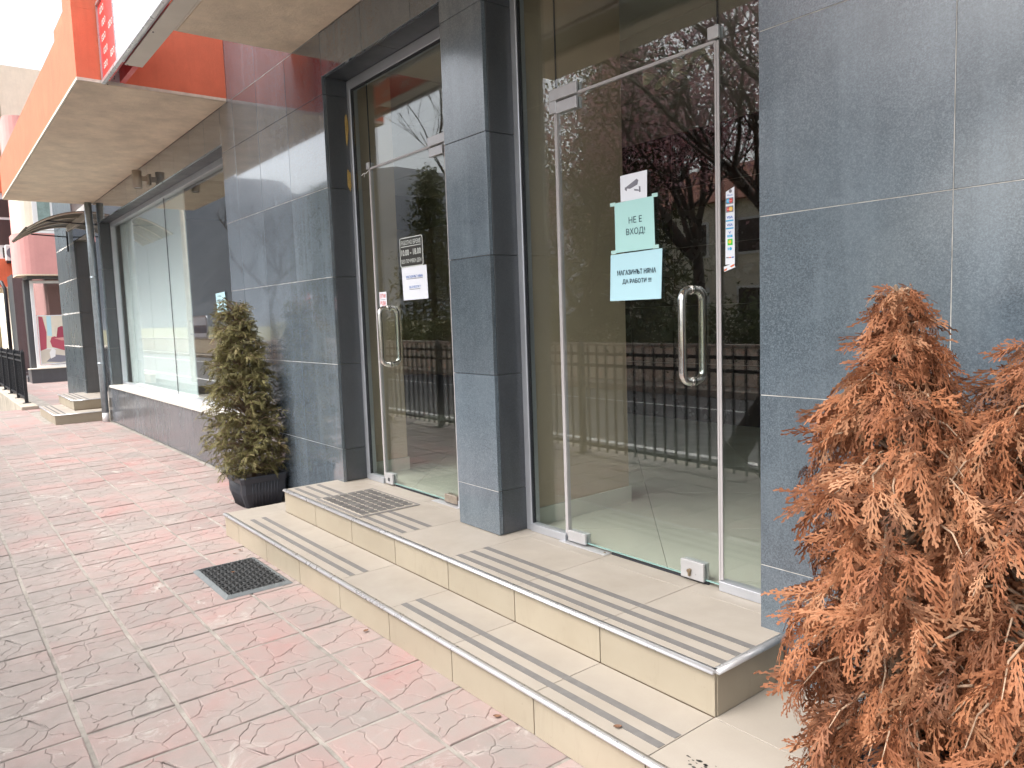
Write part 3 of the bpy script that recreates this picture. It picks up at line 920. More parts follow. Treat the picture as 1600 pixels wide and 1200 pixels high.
def steps(name, label, XL1, XL2, XR1, XR2, ys1, ys2, yb, joints, strips, parts_r):
    root = thing(name, label, "steps", ((XL1 + XR1) / 2, ys1, 0))
    e = 0.0025
    MB().box(XL1 + 0.012, XR1 - 0.012, ys1 + 0.012, yb + (0.0 if True else 0), 0.0, Z1 - 0.010).build("step_core", M['tile_grout'], root)
    MB().box(XL2 + 0.012, XR2 - 0.012, ys2 + 0.012, yb, Z1 - 0.010, Z2 - 0.010).build("step_core", M['tile_grout'], root)
    def tiles(a, b_, js):
        c = [a] + sorted(j for j in js if a + 0.05 < j < b_ - 0.05) + [b_]
        return list(zip(c, c[1:]))
    for a, b_ in tiles(XL1, XR1, joints):
        MB().box(a + e, b_ - e, ys1, ys1 + 0.012, 0.001, Z1 - 0.0125, 0.001).build("riser_tile", M['riser'], root)
        MB().box(a + e * .6, b_ - e * .6, ys1 + 0.0, ys2 - e, Z1 - 0.010, Z1, 0.001).build("tread_tile", M['tile'], root)
        if a > XR2 - 0.02:
            for y0, y1 in ((ys2 + e * 0, yb - e),):
                MB().box(a + e * .6, b_ - e * .6, y0, y1, Z1 - 0.010, Z1, 0.001).build("tread_tile", M['tile'], root)
        if b_ < XL2 + 0.02:
            MB().box(a + e * .6, min(b_, XL2 - 0.002) - e * .6, ys2, yb - e, Z1 - 0.010, Z1, 0.001).build("tread_tile", M['tile'], root)
    for a, b_ in tiles(XL2, XR2, joints):
        MB().box(a + e, b_ - e, ys2, ys2 + 0.012, Z1 + 0.0015, Z2 - 0.0125, 0.001).build("riser_tile", M['riser'], root)
        for y0, y1 in ((ys2, 2.446), (2.446, yb + 0.25)) if yb < 2.4 else ((ys2, yb),):
            MB().box(a + e * .6, b_ - e * .6, y0 + e * .3, y1 - e * .3, Z2 - 0.010, Z2, 0.001).build("tread_tile", M['tile'], root)
    # end faces
    for x, s, y0, y1, z0, z1 in ((XR2, -1, ys2 + 0.0125, yb - e, Z1 + 0.0015, Z2 - 0.0125), (XL2, 1, ys2 + 0.0125, yb - e, Z1 + 0.0015, Z2 - 0.0125),
                                 (XL1, 1, ys1 + 0.0125, yb - e, 0.001, Z1 - 0.0125), (XR1, -1, ys1 + 0.0125, yb - e, 0.001, Z1 - 0.0125)):
        MB().box(min(x, x + s * 0.012), max(x, x + s * 0.012), y0, y1, z0, z1, 0.001).build("riser_tile", M['riser'], root)
    for p0, p1, o in (((XL1, ys1, Z1), (XR1, ys1, Z1), (0, -1, 0)), ((XL2, ys2, Z2), (XR2, ys2, Z2), (0, -1, 0)),
                      ((XR2, ys2 + 0.002, Z2), (XR2, yb - 0.003, Z2), (1, 0, 0)), ((XR1, ys1 + 0.002, Z1), (XR1, yb - 0.003, Z1), (1, 0, 0))):
        n_ = MB(); nosing(n_, p0, p1, o); n_.sm = [len(f) == 4 for f in n_.f]; n_.build("nosing", M['chrome_trim'], root)
    for x0, x1, y, z in strips:
        MB().box(x0, x1, y - 0.0155, y + 0.0155, z + 0.0002, z + 0.0016).build("anti_slip_strip", M['strip'], root)
    return root

J = [-1.453 - 0.5237 * k for k in range(-6, 9)]
st = []
for x0, x1 in ((-5.075, -3.555), (-3.025, -1.458)):
    for y in (2.008, 2.090, 2.173): st.append((x0, x1, y, Z2))
    for y in (1.685, 1.764): st.append((x0, x1, y, Z1))
near_steps = steps("entrance_steps", "two cream tiled steps with metal nosings and grey strips before the glass doors", -5.40, -5.115, 1.2, -1.447, 1.603, 1.94, YW - 0.002, J, st, None)
# tread strip in the door recesses
J2 = [-14.2 - 0.5237 * k for k in range(-2, 8)]
st2 = [(-15.6, -13.8, y, Z1) for y in (1.66, 1.74)] + [(-15.98, -14.36, y, Z2) for y in (2.0, 2.08, 2.16)]
far_steps = steps("entrance_steps", "small cream tiled steps below the brown awning past the downpipe", -15.66, -16.05, -13.75, -14.32, 1.585, 1.935, YW - 0.002, J2, st2, None)
MB().box(-15.69, -13.64, YW, 3.6, 0.0, Z2 - 0.002).build("landing", M['tile'], far_steps)

# dark scuff on the lower tread
mb = MB()
rnd = random.Random(2)
for k in range(26):
    cx, cy = -1.30 + rnd.gauss(0, 0.045), 1.70 + rnd.gauss(0, 0.012)
    r = rnd.uniform(0.002, 0.008)
    mb.add([(cx + r * math.cos(a) * rnd.uniform(.6, 1.6), cy + r * math.sin(a) * rnd.uniform(.5, 1), Z1 + 0.0006) for a in [i * math.pi / 3 for i in range(6)]], [tuple(range(6))])
mb.build("scuff_mark", simple('black scuff', (0.06, 0.055, 0.05), 0.9), near_steps, fix=False)

# ================================================================== SIGN, LAMP, PIPE, AWNING
sign = thing("light_box_sign", "long white light box sign with red lettered end above the doors", "sign", (-4.7, 1.44, 3.5))
zt = 4.10
SX0, SXR, SX1 = -6.96, -6.41, 1.4
MB().box(SX0 + 0.01, SXR - 0.004, 1.352, 1.40, 3.512, zt - 0.012).build("red_panel", M['sign_red'], sign)
MB().box(SXR + 0.004, SX1, 1.352, 1.40, 3.512, zt - 0.012).build("white_panel", M['sign_white'], sign)
MB().box(SX0 + 0.01, -5.52, 1.475, 1.515, 3.512, zt - 0.012).build("back_panel", M['sign_red'], sign)
MB().box(SXR + 0.01, SX1, 1.4005, 1.525, 3.492, 3.500).build("bottom_panel", M['sign_beige'], sign)
fr = MB()
fr.box(SX0, SX1, 1.338, 1.368, 3.482, 3.5115, 0.003)
fr.box(SX0, SX1, 1.338, 1.368, zt - 0.011, zt + 0.012, 0.003)
fr.box(SX0, SX0 + 0.0095, 1.340, 1.50, 3.512, zt - 0.0115)
fr.box(SXR - 0.0035, SXR + 0.0035, 1.347, 1.40, 3.512, zt - 0.0115)
fr.build("sign_frame", M['chrome_trim'], sign)
sc = MB()
for x in (SX0 + 0.02, SXR + 0.02, -5.6, -4.7):
    sc.tube([(x, 1.38 if x < -6.5 else 1.42, 3.481 if x < -6.5 else 3.4925), (x, 1.38 if x < -6.5 else 1.42, 3.478 if x < -6.5 else 3.488)], 0.006, 8)
sc.build("frame_screw", M['gasket'], sign)
for row, z in enumerate((4.02, 3.915, 3.81, 3.705, 3.60)):
    for k in range(2):
        x = -6.80 + k * 0.27 + (0.0 if row % 2 == 0 else 0.04)
        if x < -6.5: lettering("lettering", "GIDO", (x, 1.3505, z + (0.02 if k else 0)), M['vinyl_white'], sign, 0.155, 0.05, 0.002)
for row, z in enumerate((3.98, 3.84, 3.70, 3.58)):
    for k in range(4):
        lettering("lettering", "GIDO", (-6.72 + k * 0.33 + 0.12 * (row % 2), 1.5165, z), M['vinyl_white'], sign, 0.17, 0.052, 0.0)

wl = thing("wall_lamp", "small beige cylinder wall lamp under the overhang above the show window", "lamp", (-9.95, YW, 3.28))
cyl = MB()
for (r, z0, z1) in ((0.052, 3.17, 3.375),):
    n = 20
    vv = []
    for z, rr in ((z0, r - 0.006), (z0 - 0.001, r), (z1, r), (z1, 0.001)):
        vv += [(-9.95 + rr * math.cos(2 * math.pi * k / n), 2.215 + rr * math.sin(2 * math.pi * k / n), z) for k in range(n)]
    ff = [(i * n + k, i * n + (k + 1) % n, (i + 1) * n + (k + 1) % n, (i + 1) * n + k) for i in range(3) for k in range(n)]
    cyl.add(vv, ff, True)
beige_metal = simple('beige lacquered metal', (0.36, 0.30, 0.24), 0.45)
cyl.build("lamp_shade", beige_metal, wl)
MB().tube([(-9.95, 2.215, 3.176), (-9.95, 2.215, 3.186)], 0.044, 18).build("diffuser", M['white'], wl)
MB().box(-9.975, -9.925, 2.262, YW - 0.020, 3.25, 3.31, 0.004).build("bracket", beige_metal, wl)
MB().box(-10.0, -9.90, YW - 0.0195, YW - 0.001, 3.21, 3.34, 0.003).build("back_plate", beige_metal, wl)

pipe = thing("downpipe", "galvanised round downpipe with white foot left of the show window", "pipe", (-13.52, 2.27, 0))
px_, py_ = -13.52, 2.262
MB().tube([(px_, py_, z) for z in (0.15, 0.9, 0.905, 1.7, 1.705, 2.5, 2.505, ZS - 0.014)], [0.052, 0.052, 0.0555, 0.0535, 0.0555, 0.0535, 0.0555, 0.054], 18, smooth=True).build("pipe_length", M['galv'], pipe)
MB().tube([(px_, py_, 0.0), (px_, py_, 0.16)], 0.050, 18).build("pipe_foot", M['white'], pipe)
for z in (0.93, 2.3):
    MB().tube([(px_, py_, z), (px_, py_, z + 0.03)], 0.0575, 18).build("pipe_clamp", M['galv'], pipe)

aw = thing("door_awning", "curved brown polycarbonate awning over the far entrance", "awning", (-15.0, YW, 3.1))
AX0, AX1 = -16.2, -14.05
def awp(x, t_):          # t 0 at the wall, 1 at the front lip
    y = YW - 0.02 - 0.86 * t_
    z = 3.43 - 0.04 * t_ - 0.27 * t_ ** 2.2
    return (x, y, z)
vv, ff = [], []
NT_ = 14
for i in range(NT_ + 1):
    for x in (AX0, AX1):
        p = awp(x, i / NT_); vv += [p, (p[0], p[1], p[2] - 0.008)]
for i in range(NT_):
    a = i * 4
    ff += [(a, a + 2, a + 6, a + 4), (a + 1, a + 5, a + 7, a + 3), (a, a + 4, a + 5, a + 1), (a + 2, a + 3, a + 7, a + 6)]
MB().add(vv, ff, True).build("awning_sheet", M['shade'], aw)
for x in (AX0 + 0.02, AX0 + 0.72, AX0 + 1.43, AX1 - 0.02):
    MB().tube([Vector(awp(x, i / 10)) - Vector((0, 0, 0.022)) for i in range(11)], 0.014, 6).build("awning_rib", M['sign_beige'], aw)
MB().tube([awp(AX0, 1.0), awp(AX1, 1.0)], 0.018, 8).build("front_rail", M['shade'], aw)
MB().box(AX0, AX1, YW - 0.03, YW - 0.002, 3.32, 3.44).build("wall_rail", M['sign_beige'], aw)
for x in (AX0 + 0.05, AX1 - 0.05):
    MB().tube([(x, YW - 0.03, 2.95), (x, YW - 0.03, 3.33)], 0.016, 6).build("bracket", M['black_metal'], aw)
    MB().tube([(x, YW - 0.03, 3.22), (x, 1.75, 3.25)], 0.012, 6).build("strut", M['black_metal'], aw)

# ================================================================== MATS
mat = thing("rubber_doormat", "black rubber honeycomb doormat lying on the pink paving", "doormat", (-4.42, 1.38, 0))
mx0, mx1, my0, my1 = -4.735, -4.105, 1.19, 1.575
ed = MB()
o_ = 0.022
for (a, b_) in (((mx0, my0), (mx1, my0)), ((mx1, my0), (mx1, my1)), ((mx1, my1), (mx0, my1)), ((mx0, my1), (mx0, my0))):
    d = Vector((b_[0] - a[0], b_[1] - a[1], 0)).normalized(); n = Vector((-d.y, d.x, 0))
    A, B = Vector((*a, 0.001)), Vector((*b_, 0.001))
    Ai, Bi = A + (d + n) * o_, B + (-d + n) * o_
    up = Vector((0, 0, 0.013))
    ed.add([A, B, Bi + up, Ai + up, Ai + (d + n) * 0.006 + up, Bi + (-d + n) * 0.006 + up, Bi + (-d + n) * 0.006, Ai + (d + n) * 0.006],
           [(0, 1, 2, 3), (3, 2, 5, 4), (4, 5, 6, 7)])
ed.build("mat_border", M['rubber_edge'], mat, fix=False)
MB().box(mx0 + 0.02, mx1 - 0.02, my0 + 0.02, my1 - 0.02, 0.0012, 0.0035).build("mat_base", M['rubber'], mat)
lat = MB()
nx_, ny_ = 17, 11
sx, sy = (mx1 - mx0 - 0.05) / nx_, (my1 - my0 - 0.05) / ny_
for i in range(nx_):
    for j in range(ny_):
        cx, cy = mx0 + 0.025 + (i + 0.5) * sx, my0 + 0.025 + (j + 0.5) * sy
        if (i + j) % 2: lat.box(cx - sx * 0.16, cx + sx * 0.16, cy - sy * 0.62, cy + sy * 0.62, 0.0036, 0.0138, 0.0025)
        else: lat.box(cx - sx * 0.62, cx + sx * 0.62, cy - sy * 0.16, cy + sy * 0.16, 0.0034, 0.0141, 0.0025)
lat.build("rubber_lattice", M['rubber'], mat)

mat2 = thing("carpet_doormat", "flat grey checked carpet doormat on the upper step before the left door", "doormat", (-4.34, 2.18, Z2))
ax0, ax1, ay0, ay1 = -4.655, -4.015, 1.972, 2.392
MB().box(ax0, ax1, ay0, ay1, Z2 + 0.0018, Z2 + 0.005, 0.001).build("mat_border", M['carpet_edge'], mat2)
MB().box(ax0 + 0.022, ax1 - 0.022, ay0 + 0.022, ay1 - 0.022, Z2 + 0.0052, Z2 + 0.0062).build("mat_base", M['carpet_base'], mat2)
cxn, cyn = 10, 6
qx, qy = (ax1 - ax0 - 0.056) / cxn, (ay1 - ay0 - 0.056) / cyn
cq = MB()
e_ = 0.0035; cc = 0.008
hx, hy = qx / 2 - e_, qy / 2 - e_
oct_ = [(-hx + cc, -hy), (hx - cc, -hy), (hx, -hy + cc), (hx, hy - cc), (hx - cc, hy), (-hx + cc, hy), (-hx, hy - cc), (-hx, -hy + cc)]
cq.prism([(x, y, 0) for x, y in oct_], (0, 0, 0.0028))
cqm = cq.mesh("carpet_square", M['carpet'])
for i in range(cxn):
    for j in range(cyn):
        link("carpet_square", cqm, mat2, (ax0 + 0.028 + (i + .5) * qx, ay0 + 0.028 + (j + .5) * qy, Z2 + 0.0058))

# ================================================================== PAPERS AND STICKERS
def sheet(pts, y, mb=None, t_=0.0006, curl=0.0):
    """quad in the door plane, pts (x, z) clockwise from top left; subdivided with a slight wave"""
    mb = mb or MB()
    n = 6
    tl, tr, br, bl = [Vector((p[0], 0, p[1])) for p in pts]
    vv, ff = [], []
    for side in (0, 1):
        for j in range(n + 1):
            for i in range(n + 1):
                a, b_ = i / n, j / n
                p = (tl * (1 - a) + tr * a) * (1 - b_) + (bl * (1 - a) + br * a) * b_
                wv = curl * (mnoise.noise(Vector((p.x * 9, p.z * 9, 1.7))) - 0.4)
                vv.append((p.x, y + min(0, wv) + (t_ if side else 0), p.z))
    N = (n + 1) ** 2
    for j in range(n):
        for i in range(n):
            a = j * (n + 1) + i
            ff.append((a, a + 1, a + n + 2, a + n + 1)); ff.append((N + a, N + a + n + 1, N + a + n + 2, N + a + 1))
    return mb.add(vv, ff, True)

YP = YD - 0.0022
def paper(name, label, cat, pts, mat_, y=YP, curl=0.0, group=None):
    cx = sum(p[0] for p in pts) / 4; cz = min(p[1] for p in pts)
    o = thing(name, label, cat, (cx, y, cz), group)
    sheet(pts, y, curl=curl).build("sheet", M[mat_], o, fix=False)
    return o
YT = YP - 0.0012
# camera notice
o = paper("camera_notice", "white square notice with a grey security camera drawing on right glass door", "notice", [(-2.387, 2.105), (-2.228, 2.106), (-2.231, 1.987), (-2.387, 1.990)], 'paper_white')
c = MB()
def P2(x, z, rx=0.0): return (-2.308 + x, YT, 2.048 + z)
def poly2(mb_, pts): mb_.prism([P2(*p) for p in pts], (0, 0.0005, 0))
poly2(c, [(-0.045, 0.002), (0.020, 0.030), (0.030, 0.022), (0.024, 0.004), (-0.020, -0.008), (-0.040, -0.004)])
c.build("camera_drawing", M['ink_grey'], o)
c2 = MB()
poly2(c2, [(-0.050, 0.004), (-0.038, -0.004), (-0.040, -0.016), (-0.052, -0.008)])
poly2(c2, [(0.004, -0.012), (0.030, -0.018), (0.032, -0.025), (0.006, -0.020)])
poly2(c2, [(0.032, -0.004), (0.041, -0.006), (0.042, -0.030), (0.033, -0.030)])
c2.build("camera_bracket", M['ink_grey'], o)
# no-entrance paper
o = paper("entrance_notice", "pale turquoise taped paper reading НЕ Е ВХОД! on right glass door", "notice", [(-2.424, 1.988), (-2.192, 1.990), (-2.188, 1.766), (-2.424, 1.764)], 'paper_green', y=YP - 0.0016, curl=0.0008)
lettering("lettering", "НЕ Е", (-2.298, YT - 0.0028, 1.902), M['ink'], o, 0.078, 0.028, 0.0)
lettering("lettering", "ВХОД!", (-2.298, YT - 0.0028, 1.849), M['ink'], o, 0.112, 0.034, 0.0)
for x, z, s in ((-2.434, 1.984, -1), (-2.184, 1.992, 1), (-2.434, 1.768, -1), (-2.182, 1.772, 1)):
    MB().box(x - 0.016, x + 0.016, YP - 0.0036, YP - 0.0030, z - 0.008, z + 0.008).build("tape", M['tape'], o)
# closed-shop paper
o = paper("closing_notice", "pale blue paper reading МАГАЗИНЪТ НЯМА ДА РАБОТИ !!! on right glass door", "notice", [(-2.456, 1.757), (-2.149, 1.762), (-2.160, 1.546), (-2.466, 1.546)], 'paper_blue', curl=0.0008)
lettering("lettering", "МАГАЗИНЪТ НЯМА", (-2.300, YT - 0.0014, 1.672), M['ink'], o, 0.232, 0.023, 0.0022)
lettering("lettering", "ДА РАБОТИ !!!", (-2.298, YT - 0.0014, 1.630), M['ink'], o, 0.172, 0.024, 0.0022)
# card strip
o = thing("card_sticker_strip", "narrow white strip of payment card logos beside the right glass door", "sticker", (-1.805, YP, 1.642))
sheet([(-1.823, 1.952), (-1.784, 1.967), (-1.784, 1.668), (-1.828, 1.668)], YP).build("sheet", M['paper_white'], o, fix=False)
lb = MB(); sheet([(-1.835, 1.660), (-1.788, 1.672), (-1.781, 1.655), (-1.833, 1.640)], YP - 0.0008, lb); lb.build("torn_end", M['paper_white'], o, fix=False)
def rect(n_, x0, x1, z0, z1, m_, y=YT):
    MB().box(x0, x1, y - 0.0003, y, z0, z1).build(n_, M[m_], o)
def disc(n_, x, z, r, m_, y=YT - 0.0006):
    MB().prism([(x + r * math.cos(k * math.pi / 8), y, z + r * math.sin(k * math.pi / 8)) for k in range(16)], (0, 0.0003, 0)).build(n_, M[m_], o)
sxc = -1.805
for zc, ca, cb in ((1.915, 'ink_cyan', 'ink_red'), (1.883, 'ink_red', 'ink_yellow')):
    rect("card_logo", sxc - 0.017, sxc + 0.017, zc - 0.012, zc + 0.012, 'ink_grey')
    disc("logo_disc", sxc - 0.006, zc, 0.0085, ca); disc("logo_disc", sxc + 0.006, zc, 0.0085, cb, YT - 0.0010)
    lettering("lettering", "Maestro" if ca == 'ink_cyan' else "MasterCard", (sxc, YT - 0.0017, zc), M['paper_white'], o, 0.022, 0.004, 0)
for zc in (1.852, 1.822):
    lettering("lettering", "VISA", (sxc, YT - 0.0006, zc), M['ink_blue'], o, 0.028, 0.010, 0.002)
    rect("card_bar", sxc - 0.018, sxc + 0.017, zc - 0.016, zc - 0.011, 'ink_cyan')
lettering("lettering", "V", (sxc, YT - 0.0006, 1.792), M['ink_blue'], o, 0.012, 0.010, 0.002)
rect("card_bar", sxc - 0.012, sxc + 0.012, 1.774, 1.783, 'ink_cyan')
lettering("lettering", "PAY", (sxc, YT - 0.0012, 1.7785), M['paper_white'], o, 0.014, 0.005, 0)
rect("card_logo", sxc - 0.011, sxc + 0.012, 1.743, 1.767, 'ink_green'); disc("logo_disc", sxc, 1.756, 0.007, 'ink_yellow')
disc("logo_disc", sxc + 0.003, 1.729, 0.006, 'ink_cyan'); rect("card_bar", sxc - 0.010, sxc - 0.006, 1.724, 1.734, 'ink_cyan')
lettering("lettering", "Fibank", (sxc + 0.002, YT - 0.0006, 1.937), M['ink_blue'], o, 0.026, 0.006, 0.001)
disc("logo_disc", sxc + 0.004, 1.952, 0.007, 'ink_grey')
rect("card_bar", sxc - 0.018, sxc - 0.006, 1.693, 1.697, 'ink_grey'); rect("card_bar", sxc - 0.004, sxc + 0.005, 1.693, 1.697, 'ink_orange'); rect("card_bar", sxc + 0.007, sxc + 0.017, 1.693, 1.697, 'ink_blue')
MB().prism([(-1.832, YP - 0.0014, 1.650), (-1.818, YP - 0.0014, 1.654), (-1.822, YP - 0.0014, 1.645), (-1.833, YP - 0.0014, 1.643)], (0, 0.0003, 0)).build("card_bar", M['ink_orange'], o)
MB().prism([(-1.806, YP - 0.0014, 1.660), (-1.788, YP - 0.0014, 1.668), (-1.785, YP - 0.0014, 1.661), (-1.800, YP - 0.0014, 1.656)], (0, 0.0003, 0)).build("card_bar", M['ink_orange'], o)

# opening hours on the left door
o = thing("opening_hours_sticker", "dark opening hours sticker reading РАБОТНО ВРЕМЕ 10.00 - 18.00 on left glass door", "sticker", (-4.235, YP, 1.831))
hx0, hx1, hz0, hz1 = -4.380, -4.092, 1.832, 2.024
def rrect(x0, x1, z0, z1, r, y):
    pts = []
    for cx, cz, a0 in ((x1 - r, z1 - r, 0), (x0 + r, z1 - r, 90), (x0 + r, z0 + r, 180), (x1 - r, z0 + r, 270)):
        for k in range(5):
            a = R(a0 + k * 22.5); pts.append((cx + r * math.cos(a), y, cz + r * math.sin(a)))
    return pts
MB().prism(rrect(hx0, hx1, hz0, hz1, 0.018, YP), (0, 0.0006, 0)).build("border", M['vinyl_white'], o)
MB().prism(rrect(hx0 + 0.008, hx1 - 0.008, hz0 + 0.006, hz1 - 0.006, 0.013, YP - 0.0006), (0, 0.0004, 0)).build("plate", M['plate_black'], o)
hc = (hx0 + hx1) / 2
lettering("lettering", "РАБОТНО ВРЕМЕ", (hc, YP - 0.0014, 1.990), M['vinyl_white'], o, 0.250, 0.030, 0.0015)
MB().box(hx0 + 0.02, hx1 - 0.02, YP - 0.0014, YP - 0.001, 1.9625, 1.9675).build("rule", M['vinyl_white'], o)
lettering("lettering", "10.00 - 18.00", (hc, YP - 0.0014, 1.926), M['vinyl_white'], o, 0.245, 0.040, 0.0022)
lettering("lettering", "БЕЗ ПОЧИВЕН ДЕН", (hc, YP - 0.0014, 1.868), M['vinyl_white'], o, 0.250, 0.030, 0.0015)
# white paper below it
o = paper("closing_notice", "white paper with two underlined lines below the opening hours on left glass door", "notice", [(-4.366, 1.830), (-4.056, 1.832), (-4.050, 1.620), (-4.356, 1.617)], 'paper_white', curl=0.001, y=YP - 0.0008)
lettering("lettering", "МАГАЗИНЪТ НЯМА", (-4.205, YT - 0.0024, 1.768), M['ink_blue'], o, 0.205, 0.016, 0.0008)
MB().box(-4.305, -4.105, YT - 0.0024, YT - 0.002, 1.753, 1.756).build("underline", M['ink_grey'], o)
lettering("lettering", "ДА РАБОТИ !!", (-4.205, YT - 0.0024, 1.700), M['ink_blue'], o, 0.140, 0.016, 0.0008)
MB().box(-4.272, -4.138, YT - 0.0024, YT - 0.002, 1.685, 1.688).build("underline", M['ink_grey'], o)
# push sticker
o = paper("push_sticker", "small white sticker with red letters БУТНИ PUSH above the left door handle", "sticker", [(-4.690, 1.686), (-4.590, 1.686), (-4.590, 1.583), (-4.690, 1.583)], 'paper_white')
lettering("lettering", "БУТНИ", (-4.640, YT - 0.0002, 1.658), M['ink_red'], o, 0.078, 0.030, 0.001)
MB().box(-4.675, -4.605, YT - 0.0004, YT, 1.632, 1.635).build("rule", M['ink_grey'], o)
lettering("lettering", "PUSH", (-4.640, YT - 0.0002, 1.609), M['ink_red'], o, 0.072, 0.030, 0.001)
# paper in the show window
o = paper("closing_notice", "pale blue creased paper stuck in the show window above the potted thuja", "notice", [(-8.325, 1.833), (-8.022, 1.842), (-7.975, 1.635), (-8.300, 1.632)], 'paper_blue', curl=0.004)
lettering("lettering", "МАГАЗИНЪТ НЯМА", (-8.165, YT - 0.004, 1.757), M['ink'], o, 0.22, 0.022, 0.001)
lettering("lettering", "ДА РАБОТИ !!!", (-8.155, YT - 0.004, 1.700), M['ink'], o, 0.16, 0.020, 0.001)

# ================================================================== CONIFERS
def spray(seed, L, w, nb, droop, sub=4):
    """flat fan of scale-leaf twigs, x along the stem, y across; returns verts, quads"""
    rnd = random.Random(seed)
    V, F = [], []
    def strip(pts, w0, w1):
        n0 = len(V)
        for i, p in enumerate(pts):
            a = pts[max(0, i - 1)]; b_ = pts[min(len(pts) - 1, i + 1)]
            dx, dy = b_[0] - a[0], b_[1] - a[1]; l = math.hypot(dx, dy) or 1
            ww = (w0 + (w1 - w0) * i / (len(pts) - 1)) / 2
            V.append((p[0] - dy / l * ww, p[1] + dx / l * ww, p[2])); V.append((p[0] + dy / l * ww, p[1] - dx / l * ww, p[2]))
        for i in range(len(pts) - 1):
            k = n0 + 2 * i; F.append((k, k + 1, k + 3, k + 2))
    def curve(p, ang, l, bend, n, zc):
        pts = [p]
        for i in range(n):
            ang += bend / n
            q = pts[-1]
            pts.append((q[0] + math.cos(ang) * l / n, q[1] + math.sin(ang) * l / n, q[2] + zc * l / n + rnd.uniform(-.12, .12) * l / n))
        return pts
    main = curve((0, 0, 0), 0, L, rnd.uniform(-.5, .5), 5, 0)
    strip(main, w * 0.8, w * 0.8)
    for i in range(nb):
        t_ = 0.10 + 0.86 * i / (nb - 1)
        k = min(4, int(t_ * 5)); f = t_ * 5 - k
        p = tuple(main[k][q] * (1 - f) + main[k + 1][q] * f for q in range(3))
        s = 1 if i % 2 else -1
        ln = L * rnd.uniform(0.34, 0.60) * (1 - 0.60 * t_)
        br = curve(p, s * rnd.uniform(0.6, 1.1), ln, -s * rnd.uniform(0.1, 0.7), 3, rnd.uniform(-0.6, 0.35))
        strip(br, w * 0.85, w * 0.9)
        for j in range(sub):
            u_ = (j + 0.7) / (sub + 0.4); k2 = min(2, int(u_ * 3)); f2_ = u_ * 3 - k2
            q0 = tuple(br[k2][q] * (1 - f2_) + br[k2 + 1][q] * f2_ for q in range(3))
            a0 = math.atan2(br[k2 + 1][1] - br[k2][1], br[k2 + 1][0] - br[k2][0])
            sg = 1 if j % 2 else -1
            sb = curve(q0, a0 + sg * rnd.uniform(0.6, 1.05), max(w * 1.6, ln * rnd.uniform(0.22, 0.42) * (1.15 - 0.5 * u_)), 0, 1, rnd.uniform(-0.6, 0.4))
            strip(sb, w, w * 0.8)
    V = np.array(V, np.float32)
    V[:, 2] -= droop * V[:, 0] ** 2 / L
    V[:, 2] -= 0.8 * V[:, 1] ** 2 / L
    return V, np.array(F, np.int32)

